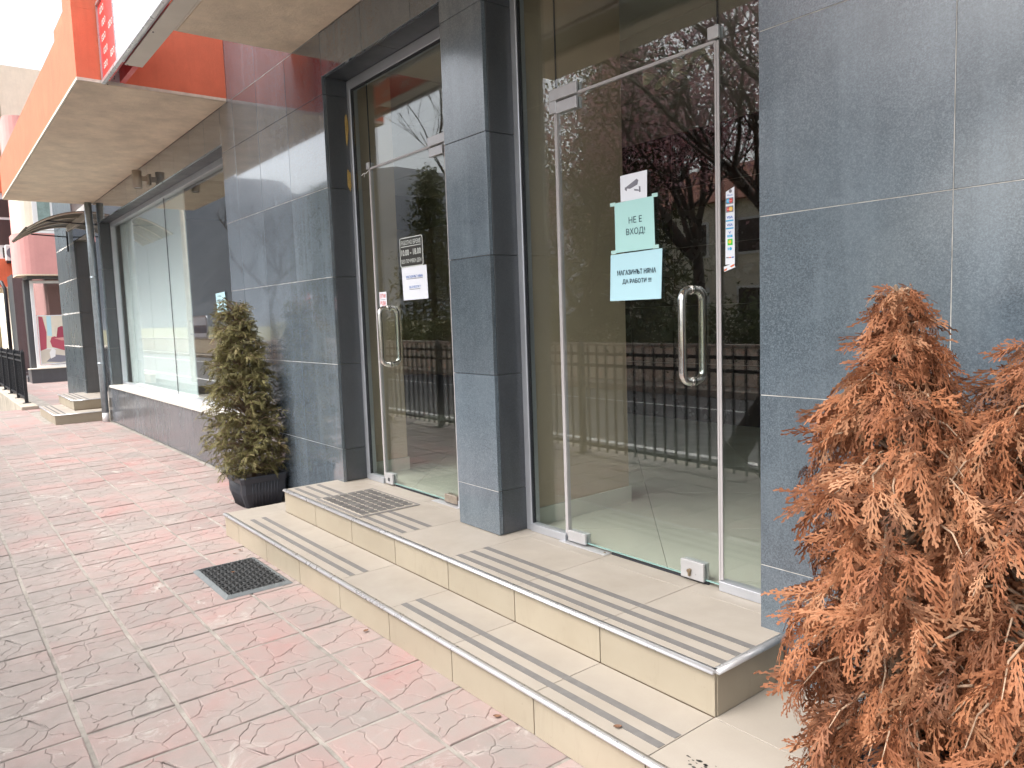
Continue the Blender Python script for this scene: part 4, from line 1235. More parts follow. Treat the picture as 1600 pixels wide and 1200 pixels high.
def thuja(seed, base, height, rad, nbr, spr_per, L, w, droop, lean=(0, 0), hang=0.5, density_gap=0.0, upright=0.6, nb=9, zlo=0.05, sub=4, wild=0.0):
    """returns twig MB, foliage verts/faces/tint; rad(t) is the crown radius at height fraction t"""
    rnd = random.Random(seed)
    base = Vector(base)
    twigs = MB()
    stem = [base + Vector((lean[0] * k / 8 + rnd.uniform(-.008, .008), lean[1] * k / 8 + rnd.uniform(-.008, .008), height * 0.97 * k / 8)) for k in range(9)]
    trunk = MB().tube(stem, [0.018 * (1 - k / 9.5) + 0.003 for k in range(9)], 8)
    lib = [spray(seed * 31 + k, 1.0, w / L, nb, droop, sub) for k in range(8)]
    Vs, Fs, Ts = [], [], []
    nv = 0
    def put(p, d, scale, tint, roll):
        nonlocal nv
        V, F = lib[rnd.randrange(8)]
        d = d.normalized()
        up = Vector((0, 0, 1))
        y = up.cross(d)
        if y.length < 1e-3: y = Vector((1, 0, 0))
        y.normalize(); z = d.cross(y)
        y2 = y * math.cos(roll) + z * math.sin(roll); z2 = d.cross(y2)
        Mx = np.array([[d.x, y2.x, z2.x], [d.y, y2.y, z2.y], [d.z, y2.z, z2.z]], np.float32) * scale
        Vs.append(V @ Mx.T + np.array(p, np.float32)); Fs.append(F + nv); nv += len(V)
        Ts.append(np.clip(tint + np.random.RandomState(rnd.randrange(10 ** 6)).uniform(-.12, .12, len(V)), 0, 1))
    for i in range(nbr):
        t_ = zlo + (1 - zlo) * ((i + rnd.random()) / nbr) ** 1.05
        az = i * 2.39996 + rnd.uniform(-.7, .7)
        k = min(7, int(t_ * 8)); f = t_ * 8 - k
        s0 = stem[k].lerp(stem[k + 1], f) if k < 8 else stem[8]
        r = rad(t_, az) * rnd.uniform(0.62, 1.06)
        lift = upright * rnd.uniform(0.5, 1.2) * (0.35 + t_)
        out = Vector((math.cos(az), math.sin(az), 0))
        p1 = s0 + out * r * 0.55 + Vector((0, 0, r * lift * 0.75))
        p2 = s0 + out * r + Vector((0, 0, r * lift * 0.75 - hang * r * rnd.uniform(0.3, 1)))
        pts = [s0, s0.lerp(p1, 0.55) + Vector((0, 0, 0.012)), p1, p1.lerp(p2, 0.55) + Vector((0, 0, 0.012)), p2]
        for q in pts[1:4]: q += Vector((rnd.uniform(-.012, .012), rnd.uniform(-.012, .012), rnd.uniform(-.008, .008)))
        twigs.tube(pts, [0.0056, 0.0047, 0.0036, 0.0025, 0.0013], 5, caps=False)
        tb = rnd.gauss(0.5, 0.26)
        for s in range(spr_per):
            u_ = 0.32 + 0.68 * (s + rnd.random() * 0.8) / spr_per
            kk = min(3, int(u_ * 4)); ff = u_ * 4 - kk
            p = pts[kk].lerp(pts[kk + 1], ff)
            if rnd.random() < density_gap: continue
            side = rnd.uniform(-1.25, 1.25)
            d = Vector((math.cos(az + side), math.sin(az + side), rnd.uniform(-0.25, 0.5) * (1 - hang) - hang * rnd.uniform(0.1, 1.5)))
            d += Vector((rnd.gauss(0, 1), rnd.gauss(0, 1), rnd.gauss(0, 0.8))) * wild
            p = p + Vector((rnd.gauss(0, 1), rnd.gauss(0, 1), rnd.gauss(0, 1))) * wild * 0.016
            put(p, d, L * rnd.uniform(0.5, 1.2) * (1.0 if t_ < 0.7 else 1.0 - 1.5 * (t_ - 0.7)), min(1, max(0, tb + rnd.gauss(0, 0.2))), rnd.uniform(-1.1, 1.1) * (1 + wild))
        if rnd.random() < 0.8:
            put(p2, (p2 - p1), L * rnd.uniform(0.8, 1.1) * (1.0 if t_ < 0.7 else 1.0 - 1.5 * (t_ - 0.7)), tb, rnd.uniform(-.5, .5))
    # leader tuft
    for s in range(10):
        put(stem[8] - Vector((0, 0, 0.02 * s)), Vector((rnd.uniform(-.8, .8), rnd.uniform(-.8, .8), rnd.uniform(0.2, 1))), L * rnd.uniform(.4, .65), rnd.uniform(.3, .8), rnd.uniform(-2, 2))
    return trunk, twigs, np.concatenate(Vs), np.concatenate(Fs), np.concatenate(Ts)

def plant(root, data, leaf, twig, bark='twig_live'):
    trunk, twigs, V, F, T = data
    tr_ = trunk.build("trunk", M[bark], root)
    twigs.build("twigs", M[twig], tr_, fix=False)
    o_ = np.array(org(root), np.float32)
    me = numpy_mesh("foliage", V - o_, F, M[leaf], T)
    f = link("foliage", me, root)
    return f

def square_pot(root, cx, cy, z0, s_top, s_bot, h, rim, ribs_mat='pot'):
    mb = MB()
    def ring(s, z, c): 
        a = s / 2; k = a * 0.12
        return [(cx + x, cy + y, z) for x, y in ((-a + k, -a), (a - k, -a), (a, -a + k), (a, a - k), (a - k, a), (-a + k, a), (-a, a - k), (-a, -a + k))]
    rings = [ring(s_bot, z0 + 0.001, 0), ring(s_bot + (s_top - s_bot) * 0.5 + 0.015, z0 + h * 0.45, 0), ring(s_top - 0.03, z0 + h - rim, 0), ring(s_top - 0.03, z0 + h - rim + 0.001, 0), ring(s_top - 0.06, z0 + h - 0.04, 0)]
    vv = sum(rings, []); n = 8
    ff = [(i * n + k, i * n + (k + 1) % n, (i + 1) * n + (k + 1) % n, (i + 1) * n + k) for i in range(len(rings) - 1) for k in range(n)]
    ff.append(tuple(range(n))[::-1])
    mb.add(vv, ff)
    body = mb.build("pot", M[ribs_mat], root)
    rr = MB()
    o1, o2, i1, i2 = ring(s_top - 0.02, z0 + h - rim, 0), ring(s_top, z0 + h - 0.012, 0), ring(s_top - 0.012, z0 + h, 0), ring(s_top - 0.05, z0 + h - 0.004, 0)
    i3 = ring(s_top - 0.055, z0 + h - rim, 0)
    rs = [o1, o2, i1, i2, i3]
    rr.add(sum(rs, []), [(i * n + k, i * n + (k + 1) % n, ((i + 1) % 5) * n + (k + 1) % n, ((i + 1) % 5) * n + k) for i in range(5) for k in range(n)])
    rr.build("pot_rim", M[ribs_mat], body)
    rb = MB()          # vertical ribs on the four sides
    for side in range(4):
        for k in range(9):
            u_ = (k - 4) * s_bot * 0.085
            pts = []
            for zf, off in ((0.02, 0), (0.45, 0.0), (0.99, 0)):
                z = z0 + (h - rim) * zf
                s = s_bot + (s_top - 0.03 - s_bot) * zf + (0.015 * (1 - abs(zf - 0.45) / 0.55))
                a = s / 2 + 0.0015
                x, y = (u_, -a) if side == 0 else (a, u_) if side == 1 else (u_, a) if side == 2 else (-a, u_)
                pts.append((cx + x, cy + y, z))
            rb.tube(pts, 0.0075, 6)
    rb.build("pot_ribs", M[ribs_mat], body)
    MB().box(cx - s_top / 2 + 0.03, cx + s_top / 2 - 0.03, cy - s_top / 2 + 0.03, cy + s_top / 2 - 0.03, z0 + h - 0.055, z0 + h - 0.035).build("soil", M['soil'], root)

# living olive thuja by the wall
pt = thing("potted_thuja", "olive green thuja in a black ribbed square pot beside the granite wall", "potted plant", (-6.2, 2.13, 0))
square_pot(pt, -6.2, 2.125, 0, 0.40, 0.30, 0.26, 0.055)
def rad_green(t_, az):
    prof = np.interp(t_, [0, 0.08, 0.25, 0.5, 0.75, 0.9, 1.0], [0.29, 0.375, 0.37, 0.315, 0.245, 0.20, 0.15])
    n_ = 1 + 0.22 * mnoise.noise(Vector((math.cos(az) * 1.6, math.sin(az) * 1.6, t_ * 6)))
    wall = 0.72 if math.sin(az) > 0.6 else 1.0
    return float(prof) * n_ * wall * (0.9 if math.cos(az) > 0.7 else 1)
plant(pt, thuja(21, (-6.2, 2.10, 0.22), 1.40, rad_green, 470, 12, 0.048, 0.0036, 0.8, lean=(-0.05, -0.03), hang=0.10, upright=0.8, nb=7, zlo=0.02, sub=2, wild=0.7), 'live_leaf', 'twig_live')

# dead thujas, right foreground
dt = thing("dead_thuja", "tall dead rust brown thuja in front of the granite wall at the right", "potted plant", (-0.90, 1.95, Z1))
square_pot(dt, -0.88, 1.98, Z1, 0.25, 0.20, 0.19, 0.04)
def rad_dead(t_, az):
    prof = np.interp(t_, [0, 0.15, 0.4, 0.58, 0.70, 0.80, 0.9, 1.0], [0.25, 0.262, 0.26, 0.245, 0.20, 0.115, 0.055, 0.025])
    n_ = 1 + 0.26 * mnoise.noise(Vector((math.cos(az) * 1.7 + 3, math.sin(az) * 1.7, t_ * 7)))
    return float(prof) * n_ * (0.95 if (math.cos(az) > 0.3 and t_ > 0.45) else 1.0)
plant(dt, thuja(5, (-0.885, 1.95, Z1 + 0.04), 1.36, rad_dead, 250, 11, 0.082, 0.0036, 0.95, sub=4, wild=0.34, lean=(0.012, 0.0), hang=0.40, upright=0.75, density_gap=0.14, nb=9, zlo=0.03), 'dead_leaf', 'twig_dead', 'twig_dead')
dt2 = thing("dead_thuja", "lower dead rust brown thuja cut off by the right picture edge", "potted plant", (-0.55, 1.98, Z1))
square_pot(dt2, -0.56, 2.02, Z1, 0.25, 0.20, 0.19, 0.04)
def rad_dead2(t_, az):
    prof = np.interp(t_, [0, 0.2, 0.5, 0.75, 0.9, 1.0], [0.275, 0.295, 0.26, 0.17, 0.11, 0.055])
    return float(prof) * (1 + 0.26 * mnoise.noise(Vector((math.cos(az) * 1.7 + 9, math.sin(az) * 1.7, t_ * 6))))
plant(dt2, thuja(17, (-0.575, 2.0, Z1 + 0.05), 1.19, rad_dead2, 195, 11, 0.082, 0.0036, 0.95, sub=4, wild=0.34, hang=0.40, upright=0.75, density_gap=0.16, nb=9, zlo=0.03), 'dead_leaf', 'twig_dead', 'twig_dead')

# ================================================================== FENCES
def iron_fence(name, label, x0, x1, y, z, hgt, nbar, group, post_ends=(True, True), yslope=0.0):
    root = thing(name, label, "fence", ((x0 + x1) / 2, y, z), group)
    posts = [x0] if post_ends[0] else []
    if post_ends[1]: posts.append(x1)
    for px in posts:
        p = MB().box(px - 0.03, px + 0.03, y - 0.03, y + 0.03, z, z + hgt * 0.97, 0.004).build("post", M['black_metal'], root)
        c = MB(); c.box(px - 0.07, px + 0.07, y - 0.07, y + 0.07, z + 0.0005, z + 0.010, 0.003)
        c.add([(px - .03, y - .03, z + hgt * .97 + .001), (px + .03, y - .03, z + hgt * .97 + .001), (px + .03, y + .03, z + hgt * .97 + .001), (px - .03, y + .03, z + hgt * .97 + .001), (px, y, z + hgt * 1.03)],
              [(0, 1, 4), (1, 2, 4), (2, 3, 4), (3, 0, 4), (3, 2, 1, 0)])
        c.build("post_foot_and_cap", M['black_metal'], p)
    for rz in (0.085, 0.80, 0.90):
        MB().box(x0 + 0.031, x1 - 0.031, y - 0.012, y + 0.012, z + hgt * rz - 0.016, z + hgt * rz + 0.016).build("rail", M['black_metal'], root)
    b0 = MB()
    r_ = 0.009
    b0.box(-r_, r_, -r_, r_, hgt * 0.04, hgt * 0.95)
    b0.add([(-r_, -r_, hgt * .951), (r_, -r_, hgt * .951), (r_, r_, hgt * .951), (-r_, r_, hgt * .951), (0, 0, hgt)], [(0, 1, 4), (1, 2, 4), (2, 3, 4), (3, 0, 4), (3, 2, 1, 0)])
    bm_ = b0.mesh("bar", M['black_metal'])
    for k in range(nbar):
        link("bar", bm_, root, (x0 + (x1 - x0) * (k + 1) / (nbar + 1), y + 0.013 + 0.009, z))
    return root
for k, xp in enumerate((-14.2, -11.4, -8.59, -5.78, -2.97)):
    iron_fence("iron_fence", "%s black iron railing panel along the kerb, counted from the far end, seen mirrored" % ("first", "second", "third", "fourth", "fifth")[k], xp, xp + 2.81, -0.40, 0.0, 1.18, 21, "railing panels along the kerb", (True, k == 4))
far_f = []
for k in range(5):
    x1 = -17.75 - k * 1.55
    iron_fence("iron_fence", "%s black iron railing panel from the near end on the kerb above the sunken steps" % ("first", "second", "third", "fourth", "fifth")[k], x1 - 1.55, x1, 1.585, 0.071, 1.05, 11, "railing panels at the sunken steps", (True, k == 0))

# ================================================================== STREET SIDE (mirrored in glass and stone)
def branchy(seed, base, height, r0, lean=(0, 0), levels=4, spread=0.6, nchild=(3, 4), up=0.25):
    rnd = random.Random(seed)
    mb = MB(); tips = []
    def grow(p, d, L, r, lev):
        n = 4 if lev < 2 else 3
        pts = [p]; dd = d.copy()
        for i in range(n):
            dd = (dd + Vector((rnd.uniform(-1, 1), rnd.uniform(-1, 1), rnd.uniform(-.4, .8) * up * 2)) * 0.16).normalized()
            pts.append(pts[-1] + dd * L / n)
        mb.tube(pts, [r * (1 - 0.5 * i / n) for i in range(n + 1)], 7 if lev < 2 else 4, caps=False)
        if lev >= levels:
            tips.append((pts[-1], dd)); tips.append((pts[-2], dd)); return
        for c in range(rnd.randint(*nchild)):
            f = rnd.uniform(0.45, 1.0) if lev else rnd.uniform(0.55, 1.0)
            q = pts[min(n, max(1, round(f * n)))]
            a = rnd.uniform(0, 2 * math.pi)
            side = Vector((math.cos(a), math.sin(a), rnd.uniform(-0.1, 0.7)))
            nd = (dd * (1 - spread) + side * spread + Vector((0, 0, up))).normalized()
            grow(q, nd, L * rnd.uniform(0.55, 0.78), r * rnd.uniform(0.42, 0.58), lev + 1)
    d0 = Vector((lean[0], lean[1], 1)).normalized()
    grow(Vector(base), d0, height * 0.42, r0, 0)
    return mb, tips

def leaf_cloud(seed, pts, per, spread, size, flat=0.5):
    rs = np.random.RandomState(seed)
    P = np.repeat(np.array([tuple(p) for p in pts], np.float32), per, 0)
    n = len(P)
    P = P + rs.normal(0, spread, (n, 3)).astype(np.float32)
    A = rs.normal(0, 1, (n, 3)); A /= np.linalg.norm(A, axis=1)[:, None]
    B = rs.normal(0, 1, (n, 3)); B -= (A * B).sum(1)[:, None] * A; B /= np.linalg.norm(B, axis=1)[:, None]
    s = (size * rs.uniform(0.6, 1.4, n))[:, None]
    V = np.stack([P - A * s, P + B * s * flat, P + A * s, P - B * s * flat], 1).reshape(-1, 3)
    F = np.arange(4 * n).reshape(-1, 4)
    T = np.repeat(rs.uniform(0, 1, n), 4)
    return V, F, T

def tree(name, label, seed, base, height, r0, leaf=None, per=40, spread=0.35, size=0.09, group=None, **k):
    root = thing(name, label, "tree", base, group)
    mb, tips = branchy(seed, base, height, r0, **k)
    mb.build("trunk", M['bark'], root, fix=False)
    if leaf:
        V, F, T = leaf_cloud(seed, [t_[0] for t_ in tips], per, spread, size)
        link("crown", numpy_mesh("crown", V - np.array(base, np.float32), F, M[leaf], T), root)
    return root

def conifer_tree(name, label, seed, base, height, rad, n=9000, group=None):
    root = thing(name, label, "tree", base, group)
    rnd = random.Random(seed)
    b_ = Vector(base)
    tr_ = MB().tube([b_, b_ + Vector((0.1, 0, height * .5)), b_ + Vector((0, 0.1, height))], [0.16, 0.10, 0.02], 8)
    pts = []
    for i in range(90):
        t_ = 0.08 + 0.92 * i / 90
        a = i * 2.4
        r = rad * (1 - t_) ** 0.8 * rnd.uniform(.6, 1.1) + 0.1
        c = b_ + Vector((0, 0, height * t_))
        e = c + Vector((math.cos(a) * r, math.sin(a) * r, -0.15 * r))
        tr_.tube([c, c.lerp(e, .5) + Vector((0, 0, .05)), e], [0.03, 0.02, 0.008], 4, caps=False)
        for s in range(4): pts.append(c.lerp(e, 0.4 + 0.2 * s))
    tr_.build("trunk", M['bark'], root, fix=False)
    V, F, T = leaf_cloud(seed, pts, n // len(pts), 0.20, 0.10, 0.3)
    link("crown", numpy_mesh("crown", V - np.array(base, np.float32), F, M['pine_leaf'], T), root)
    return root

GS = "street trees mirrored in the glass"
tree("blossom_tree", "pink blossoming tree beyond the road, mirrored in the right glass door", 31, (-10.2, -8.2, -0.05), 8.2, 0.16, 'blossom', 22, 0.34, 0.05, GS, levels=4)
tree("blossom_tree", "slanting dark trunk with pink blossom behind the railing, mirrored beside the right door", 37, (-4.30, -1.0 + 0.1, -0.14 + 0.14), 5.6, 0.13, None, 30, 0.3, 0.04, GS, lean=(0.42, -0.25), levels=4)
tree("blossom_tree", "second pink blossoming tree beyond the road, mirrored above the door handle", 33, (-7.4, -9.5, -0.05), 8.0, 0.15, 'blossom', 20, 0.34, 0.05, GS, levels=4)
conifer_tree("evergreen_tree", "dark evergreen tree beyond the road, mirrored behind the paper notices", 41, (-13.6, -9.4, -0.05), 8.6, 2.4, 16000, GS)
conifer_tree("evergreen_tree", "tall dark evergreen tree mirrored in the upper left glass door", 43, (-24.5, -10.5, -0.05), 7.0, 2.3, 7000, GS)
conifer_tree("evergreen_tree", "wide dark evergreen tree mirrored left of the beige partition", 45, (-17.6, -9.0, -0.05), 7.2, 2.6, 15000, GS)
tree("bare_tree", "leafless tree mirrored in the upper pane of the left glass door", 51, (-20.8, -9.5, -0.05), 10.5, 0.17, None, group=GS, levels=5, nchild=(3, 4), spread=0.5)
tree("bare_tree", "leafless tree mirrored in the show window", 53, (-34.0, -8.6, -0.05), 9.0, 0.2, None, group=GS, levels=5, nchild=(3, 4), spread=0.55)
conifer_tree("evergreen_tree", "evergreen tree mirrored at the right end of the show window", 47, (-29.6, -9.0, -0.05), 7.0, 2.2, 12000, GS)
tree("evergreen_tree", "broad dark pine mirrored in the middle of the right glass door", 71, (-12.0, -10.6, -0.05), 8.6, 0.2, 'pine_leaf', 20, 0.36, 0.055, GS, levels=4)
tree("evergreen_tree", "broad dark pine mirrored at the left side of the right glass door", 73, (-16.0, -11.0, -0.05), 8.8, 0.2, 'pine_leaf', 20, 0.38, 0.055, GS, levels=4)
tree("evergreen_tree", "broad dark pine mirrored at the right edge of the right glass door", 75, (-8.6, -12.0, -0.05), 7.4, 0.2, 'pine_leaf', 16, 0.36, 0.055, GS, levels=4)
tree("blossom_tree", "third pink blossoming tree beyond the road, mirrored left of the paper notices", 35, (-14.2, -8.6, -0.05), 6.6, 0.14, 'blossom', 22, 0.34, 0.05, GS, levels=4)
for k, (x, s) in enumerate(((-15.0, 61), (-11.6, 62), (-8.4, 63), (-19.0, 64), (-22.8, 65), (-5.4, 66))):
    root = thing("hedge_bush", "%s green bush beyond the road, in order of planting, mirrored low in the glass" % ("fourth", "third", "second", "fifth", "sixth", "first")[k], "bush", (x, -8.0, -0.03), "bushes beyond the road")
    rnd = random.Random(s)
    mb = MB(); pts = []
    for q in range(26):
        e = Vector((x + rnd.uniform(-1.6, 1.6), -8.0 + rnd.uniform(-.5, .5), rnd.uniform(0.3, 1.35)))
        mb.tube([(x + (e.x - x) * .5, -8.0, -0.03), e], [0.015, 0.005], 4, caps=False); pts += [e, e - Vector((0, 0, .3))]
    mb.build("stems", M['bark'], root, fix=False)
    V, F, T = leaf_cloud(s, pts, 90, 0.24, 0.05)
    link("foliage", numpy_mesh("foliage", V - np.array((x, -8.0, -0.03), np.float32), F, M['shrub'], T), root)

wallo = thing("garden_wall", "low pale wall along the far pavement, mirrored between the railing bars", "wall", (-20, -7.2, -0.03))
for k in range(24):
    x = -60 + k * 2.9
    MB().box(x, x + 2.88, -7.3, -7.1, -0.03, 0.72, 0.01).build("wall_panel", M['cream_wall'], wallo)
    MB().box(x - 0.006, x + 2.886, -7.34, -7.06, 0.721, 0.78, 0.008).build("coping", M['concrete'], wallo)

# street pole with a framed advert
pole = thing("advert_pole", "street pole with a framed advert panel, mirrored in the show window", "pole", (-21.1, -0.62, 0))
MB().tube([(-21.1, -0.62, -0.01), (-21.1, -0.62, 3.0), (-21.1, -0.62, 6.5)], [0.075, 0.065, 0.05], 12).build("post", M['concrete'], pole)
pn = MB().prism(rrect(-20.72, -19.50, 1.16, 1.74, 0.08, -0.62), (0, 0.03, 0)).build("advert_frame", M['alu'], pole)
for z0, z1, m_ in ((1.50, 1.70, 'paper_white'), (1.30, 1.495, 'ink_grey'), (1.20, 1.295, 'paper_white')):
    MB().box(-20.65, -19.57, -0.588, -0.584, z0, z1).build("advert_sheet", M[m_], pn)
for z in (1.62, 1.28):
    MB().box(-21.1, -20.71, -0.615, -0.597, z - 0.015, z + 0.015).build("arm", M['black_metal'], pole)
# warning triangle on its post
tri = thing("road_warning_sign", "red bordered triangular road sign, mirrored faintly in the granite by the potted thuja", "road sign", (-12.5, -0.70, 0))
MB().tube([(-12.5, -0.74, 0), (-12.5, -0.74, 1.95)], 0.03, 10).build("post", M['galv'], tri)
def trig(s, y):
    return [(-12.5 - s, y, 1.50 - s * 0.52), (-12.5 + s, y, 1.50 - s * 0.52), (-12.5, y, 1.50 + s * 1.1)]
sp_ = MB().prism(trig(0.46, -0.70), (0, 0.004, 0)).build("sign_plate", M['ink_red'], tri)
MB().prism(trig(0.31, -0.6955), (0, 0.003, 0)).build("sign_field", M['paper_white'], sp_)
pg = MB()
pg.tube([(-12.5, -0.6915, 1.60), (-12.49, -0.6915, 1.50)], 0.03, 6)
pg.tube([(-12.49, -0.6915, 1.50), (-12.56, -0.6915, 1.38)], 0.02, 6)
pg.tube([(-12.49, -0.6915, 1.50), (-12.42, -0.6915, 1.38)], 0.02, 6)
pg.build("walker_symbol", M['gasket'], sp_)

# pale house across the street
hs = thing("opposite_house", "pale house with square windows across the road, mirrored in the right door", "house", (-19, -20, -0.2))
MB().box(-26, -13, -26, -20, -0.2, 5.6).build("wall", M['cream_wall'], hs)
rf = MB(); rf.prism([(-26.4, -26.4, 5.601), (-26.4, -19.6, 5.601), (-26.4, -23, 7.6)], (13.8, 0, 0)); rf.build("roof", plaster('clay tile roof', (0.30, 0.11, 0.07)), hs)
for i in range(5):
    for j in range(2):
        x, z = -25.0 + i * 2.5, 0.9 + j * 2.6
        wdw = MB().box(x, x + 1.2, -20.0, -19.95, z, z + 1.4).build("window", M['white'], hs)
        MB().box(x + .1, x + 1.1, -19.949, -19.94, z + .1, z + 1.3).build("pane", M['int_dark'], wdw)

# ================================================================== BUILDINGS AT FAR LEFT
nb_ = thing("neighbour_building", "far shop with pink rounded bay above a red sofa poster window", "building", (-27, 4, 0))
MB().box(-34, -25.6, 3.05, 9, 0, 7.5).build("wall", M['pink'], nb_)
MB().box(-26.4, -25.3, 2.55, 9, 2.98, 3.6).build("lintel", M['granite_dark'], nb_)
# ground floor window with poster, faces +x
pw = MB()
for y0, y1, z0, z1 in ((2.62, 2.70, 0.42, 2.95), (4.9, 5.0, 0.42, 2.95), (2.701, 4.899, 2.87, 2.95), (2.701, 4.899, 0.42, 0.50), (3.55, 3.60, 0.501, 2.869)):
    pw.box(-25.62, -25.54, y0, y1, z0, z1)
pwf = pw.build("window_frame", M['white'], nb_)
MB().box(-25.60, -25.592, 2.70, 4.90, 0.50, 2.87).build("pane", M['glass_far'], pwf)
MB().box(-26.2, -25.42, 2.45, 9.0, 0.0, 0.40).build("plinth", M['granite_dark'], nb_)
MB().box(-25.75, -25.38, 2.40, 9.0, 0.401, 0.425).build("window_sill", M['cream_wall'], nb_)
MB().box(-27.5, -25.64, 2.75, 5.0, 0.43, 0.44).build("window_floor", M['beige_wall'], nb_)
po = thing("sofa_poster", "large window poster showing a red sofa with white throw in far shop", "poster", (-25.588, 3.2, 0.5))
MB().box(-25.5905, -25.5875, 2.72, 4.85, 0.52, 1.95).build("sheet", M['paper_white'], po)
def px(n_, pts, m_, d=0.0008):
    MB().prism([(-25.587 + d, y, z) for y, z in pts], (0.0006, 0, 0)).build(n_, M[m_], po)
M['sofa'] = simple('printed raspberry red', (0.45, 0.08, 0.12), 0.6)
M['sofa_d'] = simple('printed dark raspberry', (0.34, 0.05, 0.09), 0.6)
px("printed_wall", [(2.74, 0.98), (4.83, 1.0), (4.83, 1.93), (2.74, 1.93)], 'cream_wall', 0.0001)
px("printed_floor", [(2.74, 0.54), (4.83, 0.54), (4.83, 0.98), (2.74, 0.96)], 'sign_beige', 0.0002)
px("printed_curtain", [(2.74, 0.92), (2.90, 0.98), (2.93, 1.45), (2.86, 1.90), (2.76, 1.92)], 'sofa', 0.0006)
px("printed_panel", [(2.95, 1.35), (3.06, 1.34), (3.07, 1.92), (2.96, 1.92)], 'paper_blue', 0.0006)
px("printed_shadow", [(2.86, 0.60), (3.22, 0.56), (3.55, 0.60), (3.40, 0.74), (3.08, 0.80)], 'ink_grey', 0.0008)
px("printed_sofa_back", [(3.16, 1.24), (3.22, 1.58), (3.30, 1.62), (3.88, 1.56), (4.4, 1.5), (4.4, 1.2)], 'sofa_d', 0.0012)
px("printed_sofa", [(3.00, 1.18), (3.04, 1.30), (3.12, 1.33), (3.30, 1.25), (4.4, 1.15), (4.4, 0.82), (3.36, 0.90), (3.04, 1.02)], 'sofa', 0.0020)
px("printed_cushion", [(3.10, 1.27), (3.30, 1.20), (3.62, 1.21), (3.42, 1.30)], 'pink', 0.0028)
px("printed_throw", [(3.36, 0.66), (3.50, 0.64), (3.56, 0.72), (3.66, 1.06), (3.60, 1.16), (3.48, 1.14), (3.44, 0.96)], 'white', 0.0036)
px("printed_throw", [(2.98, 0.68), (3.10, 0.74), (3.12, 0.92), (3.04, 1.0), (2.96, 0.86)], 'white', 0.0030)
px("printed_sofa", [(3.66, 0.66), (4.1, 0.62), (4.1, 0.86), (3.74, 0.94)], 'sofa_d', 0.0044)
# entrance pillars, steps
MB().box(-27.2, -26.2, 2.42, 3.0, 0.0, 0.16, 0.01).build("step", M['granite_dark'], nb_)
MB().box(-26.25, -25.80, 2.50, 2.72, 0.16, 2.979).build("pillar", M['granite_dark'], nb_)
MB().box(-31.5, -29.8, 2.58, 3.04, 0.0, 3.4).build("pillar", M['granite_dark'], nb_)
MB().box(-31.0, -29.2, 2.62, 3.02, 0.0005, 0.15).build("step", M['granite_dark'], nb_)
# pink bay with a rounded corner
pts = [(-25.0, 6.0), (-25.0, 2.75)]
for k in range(1, 7):
    a = R(90 * k / 6); pts.append((-25.0 - 0.45 + 0.45 * math.cos(a), 2.75 - 0.45 * math.sin(a)))
pts += [(-26.3, 2.30), (-26.3, 6.0)]
pb = MB().prism([(x, y, 3.10) for x, y in pts], (0, 0, 1.15)).build("bay", M['pink'], nb_)
MB().prism([(x, y, 3.07) for x, y in pts], (0, 0, 0.029)).build("soffit", M['soffit'], pb)
MB().prism([(x, y, 5.85) for x, y in pts], (0, 0, 1.6)).build("bay", M['pink'], nb_)
MB().prism([(x * 1.0 - 0.15, y + 0.10, 4.251) for x, y in pts], (0, 0, 1.598)).build("bay_wall", M['cream_wall'], nb_)
for y0, y1 in ((2.80, 3.35), (3.42, 3.95), (4.3, 4.9)):
    wf_ = MB().box(-25.15, -25.09, y0, y1, 4.35, 5.80).build("window", M['white'], nb_)
    MB().box(-25.089, -25.08, y0 + .12, y1 - .12, 4.47, 5.72).build("pane", simple('curtained pane', (0.22, 0.30, 0.28), 0.2, var=0.3, vscale=6), wf_)
MB().box(-25.12, -25.0, 2.80, 6.0, 4.252, 4.32).build("bay_sill", M['white'], nb_)

ob = thing("orange_building", "farthest orange building with white bay windows and an air conditioner", "building", (-40, 3, 0))
MB().box(-46, -36.2, 3.3, 9, 0, 12).build("wall", M['cream_wall'], ob)
b2 = MB().box(-41, -36.0, 1.9, 4.2, 3.30, 4.40).build("bay", M['orange_far'], ob)
MB().box(-41.02, -35.98, 1.88, 4.2, 3.26, 3.299).build("soffit", M['soffit'], b2)
MB().box(-41, -36.12, 2.0, 4.2, 4.401, 7.0).build("bay_wall", M['white'], ob)
for y0, y1, z0, z1 in ((2.55, 3.30, 6.05, 6.75), (2.55, 3.30, 4.95, 5.95), (1.95, 2.42, 4.95, 6.75), (2.9, 3.3, 4.45, 4.85)):
    w_ = MB().box(-36.118, -36.10, y0, y1, z0, z1).build("window", simple('dark window glass', (0.06, 0.045, 0.045), 0.15), ob)
MB().box(-41, -36.0, 1.9, 4.2, 7.001, 8.0).build("bay", M['orange_far'], ob)
MB().box(-41, -36.0, 1.9, 2.2, 8.001, 14.0).build("bay_wall", plaster('brown render', (0.42, 0.24, 0.15)), ob)
for z in (9.0, 9.8, 10.6):
    MB().box(-35.999, -35.96, 1.9, 2.2, z, z + 0.10).build("balcony_rail", M['white'], ob)
ac = thing("air_conditioner", "white outdoor air conditioner unit on the far orange building", "air conditioner", (-35.7, 3.2, 4.3))
MB().box(-35.99, -35.62, 2.95, 3.75, 4.30, 4.92, 0.02).build("casing", M['white'], ac)
MB().tube([(-35.619, 3.2, 4.6), (-35.60, 3.2, 4.6)], 0.22, 20).build("fan_grille", M['ink_grey'], ac)
MB().box(-35.99, -35.66, 2.98, 3.72, 4.22, 4.2995).build("bracket", M['black_metal'], ac)
fan = thing("vent_fan", "round vent set in an upper window of the orange building", "vent", (-36.09, 2.75, 6.4))
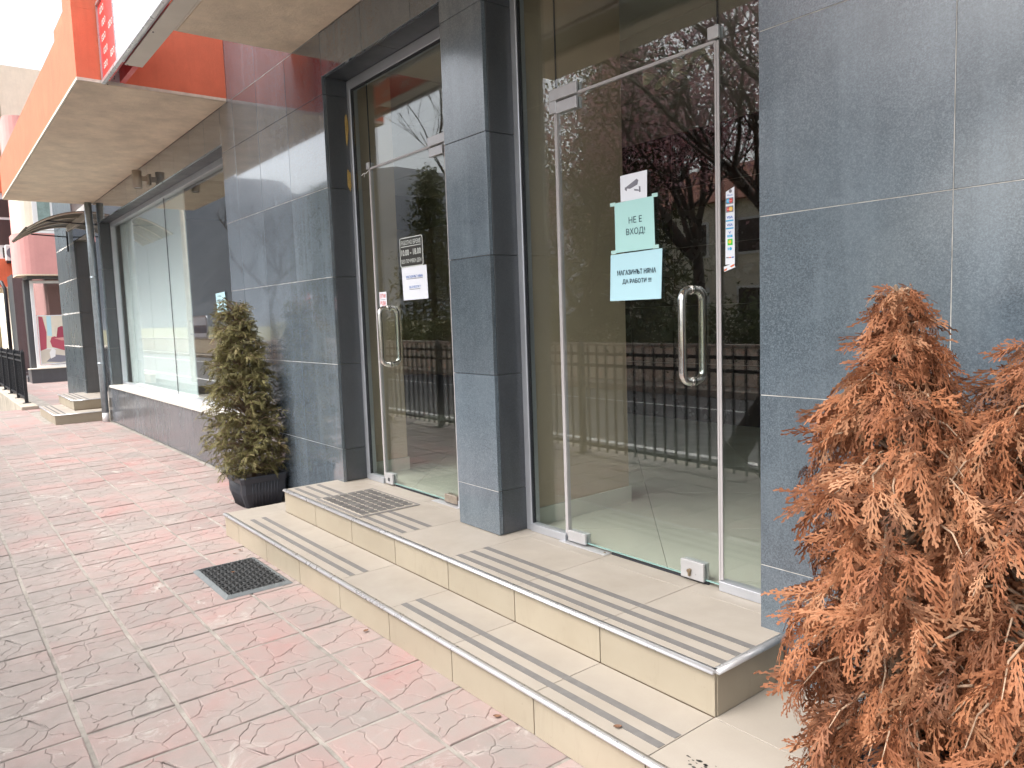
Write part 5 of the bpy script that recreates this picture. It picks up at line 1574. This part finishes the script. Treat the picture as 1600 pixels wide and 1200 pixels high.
MB().tube([(-36.099, 2.76, 6.38), (-36.06, 2.76, 6.38)], 0.16, 18).build("rim", M['sign_beige'], fan)
MB().tube([(-36.059, 2.76, 6.38), (-36.05, 2.76, 6.38)], 0.09, 16).build("hub", M['gasket'], fan)
dp = thing("downpipe", "dark bent downpipe under the far orange bay", "pipe", (-31.6, 2.5, 0))
MB().tube([(-31.6, 2.5, 0), (-31.6, 2.5, 3.0), (-31.75, 2.42, 3.25), (-32.6, 2.15, 3.35)], 0.06, 10).build("pipe_length", M['black_metal'], dp)

yb_ = thing("yellow_house", "old yellow plastered house behind a railing at far left", "house", (-62, 3, -0.3))
MB().box(-70, -60, -4, 14, -0.3, 6.6).build("wall", M['yellow_wall'], yb_)
MB().box(-70.4, -59.6, -4.4, 14.4, 6.601, 6.9).build("eaves", M['concrete'], yb_)
for y0 in (-2.6, 0.9, 4.75, 8.2):
    w_ = MB().box(-60.0, -59.93, y0, y0 + 1.25, 0.55 + 0.4, 3.95).build("window", M['white'], yb_)
    for a in (0.12, 0.68):
        for z0, z1 in ((1.08, 2.4), (2.5, 3.8)):
            MB().box(-59.929, -59.92, y0 + a, y0 + a + 0.46, z0, z1).build("pane", simple('old window glass', (0.12, 0.13, 0.14), 0.15), w_)
iron_fence("iron_fence", "thin iron railing before the old yellow house", -56.2, -50.0, 4.6, 0, 2.1, 14, None)

# ================================================================== LITTER
def dry_leaf(label, x, y, z, rot, s, grp=None):
    n = 5
    vv, ff = [], []
    for i in range(n + 1):
        u_ = i / n
        w_ = math.sin(u_ * math.pi) ** 0.8 * 0.35 + 0.01
        zc = 0.25 * (u_ - .5) ** 2 + 0.04
        for k, sd in enumerate((-1, 0, 1)):
            vv.append((x + s * ((u_ - .5) * math.cos(rot) - sd * w_ * math.sin(rot)), y + s * ((u_ - .5) * math.sin(rot) + sd * w_ * math.cos(rot)), z + s * (zc + 0.12 * abs(sd))))
    for i in range(n):
        for k in range(2):
            a = i * 3 + k; ff.append((a, a + 1, a + 4, a + 3))
    o = MB().add(vv, ff).build("dry_leaf", M['dry'], None, fix=False)
    return tag(o, label, "leaf", grp)
GL = "dry leaves lying by the steps"
for x, y, r_, s in ((-4.95, 1.55, .4, .026), (-4.9, 1.50, 1.4, .022), (-2.16, 1.575, .7, .03), (-3.2, 1.57, 1.9, .03)):
    dry_leaf("small dry brown leaf on the pink paving along the lower step", x, y, 0.003, r_, s, GL)
dry_leaf("small dry brown leaf lying on the rubber doormat", -4.50, 1.36, 0.0145, 0.6, 0.026)
dry_leaf("small dry brown leaf on the lower cream tread near its front edge", -1.62, 1.66, Z1 + 0.002, 0.9, 0.028)
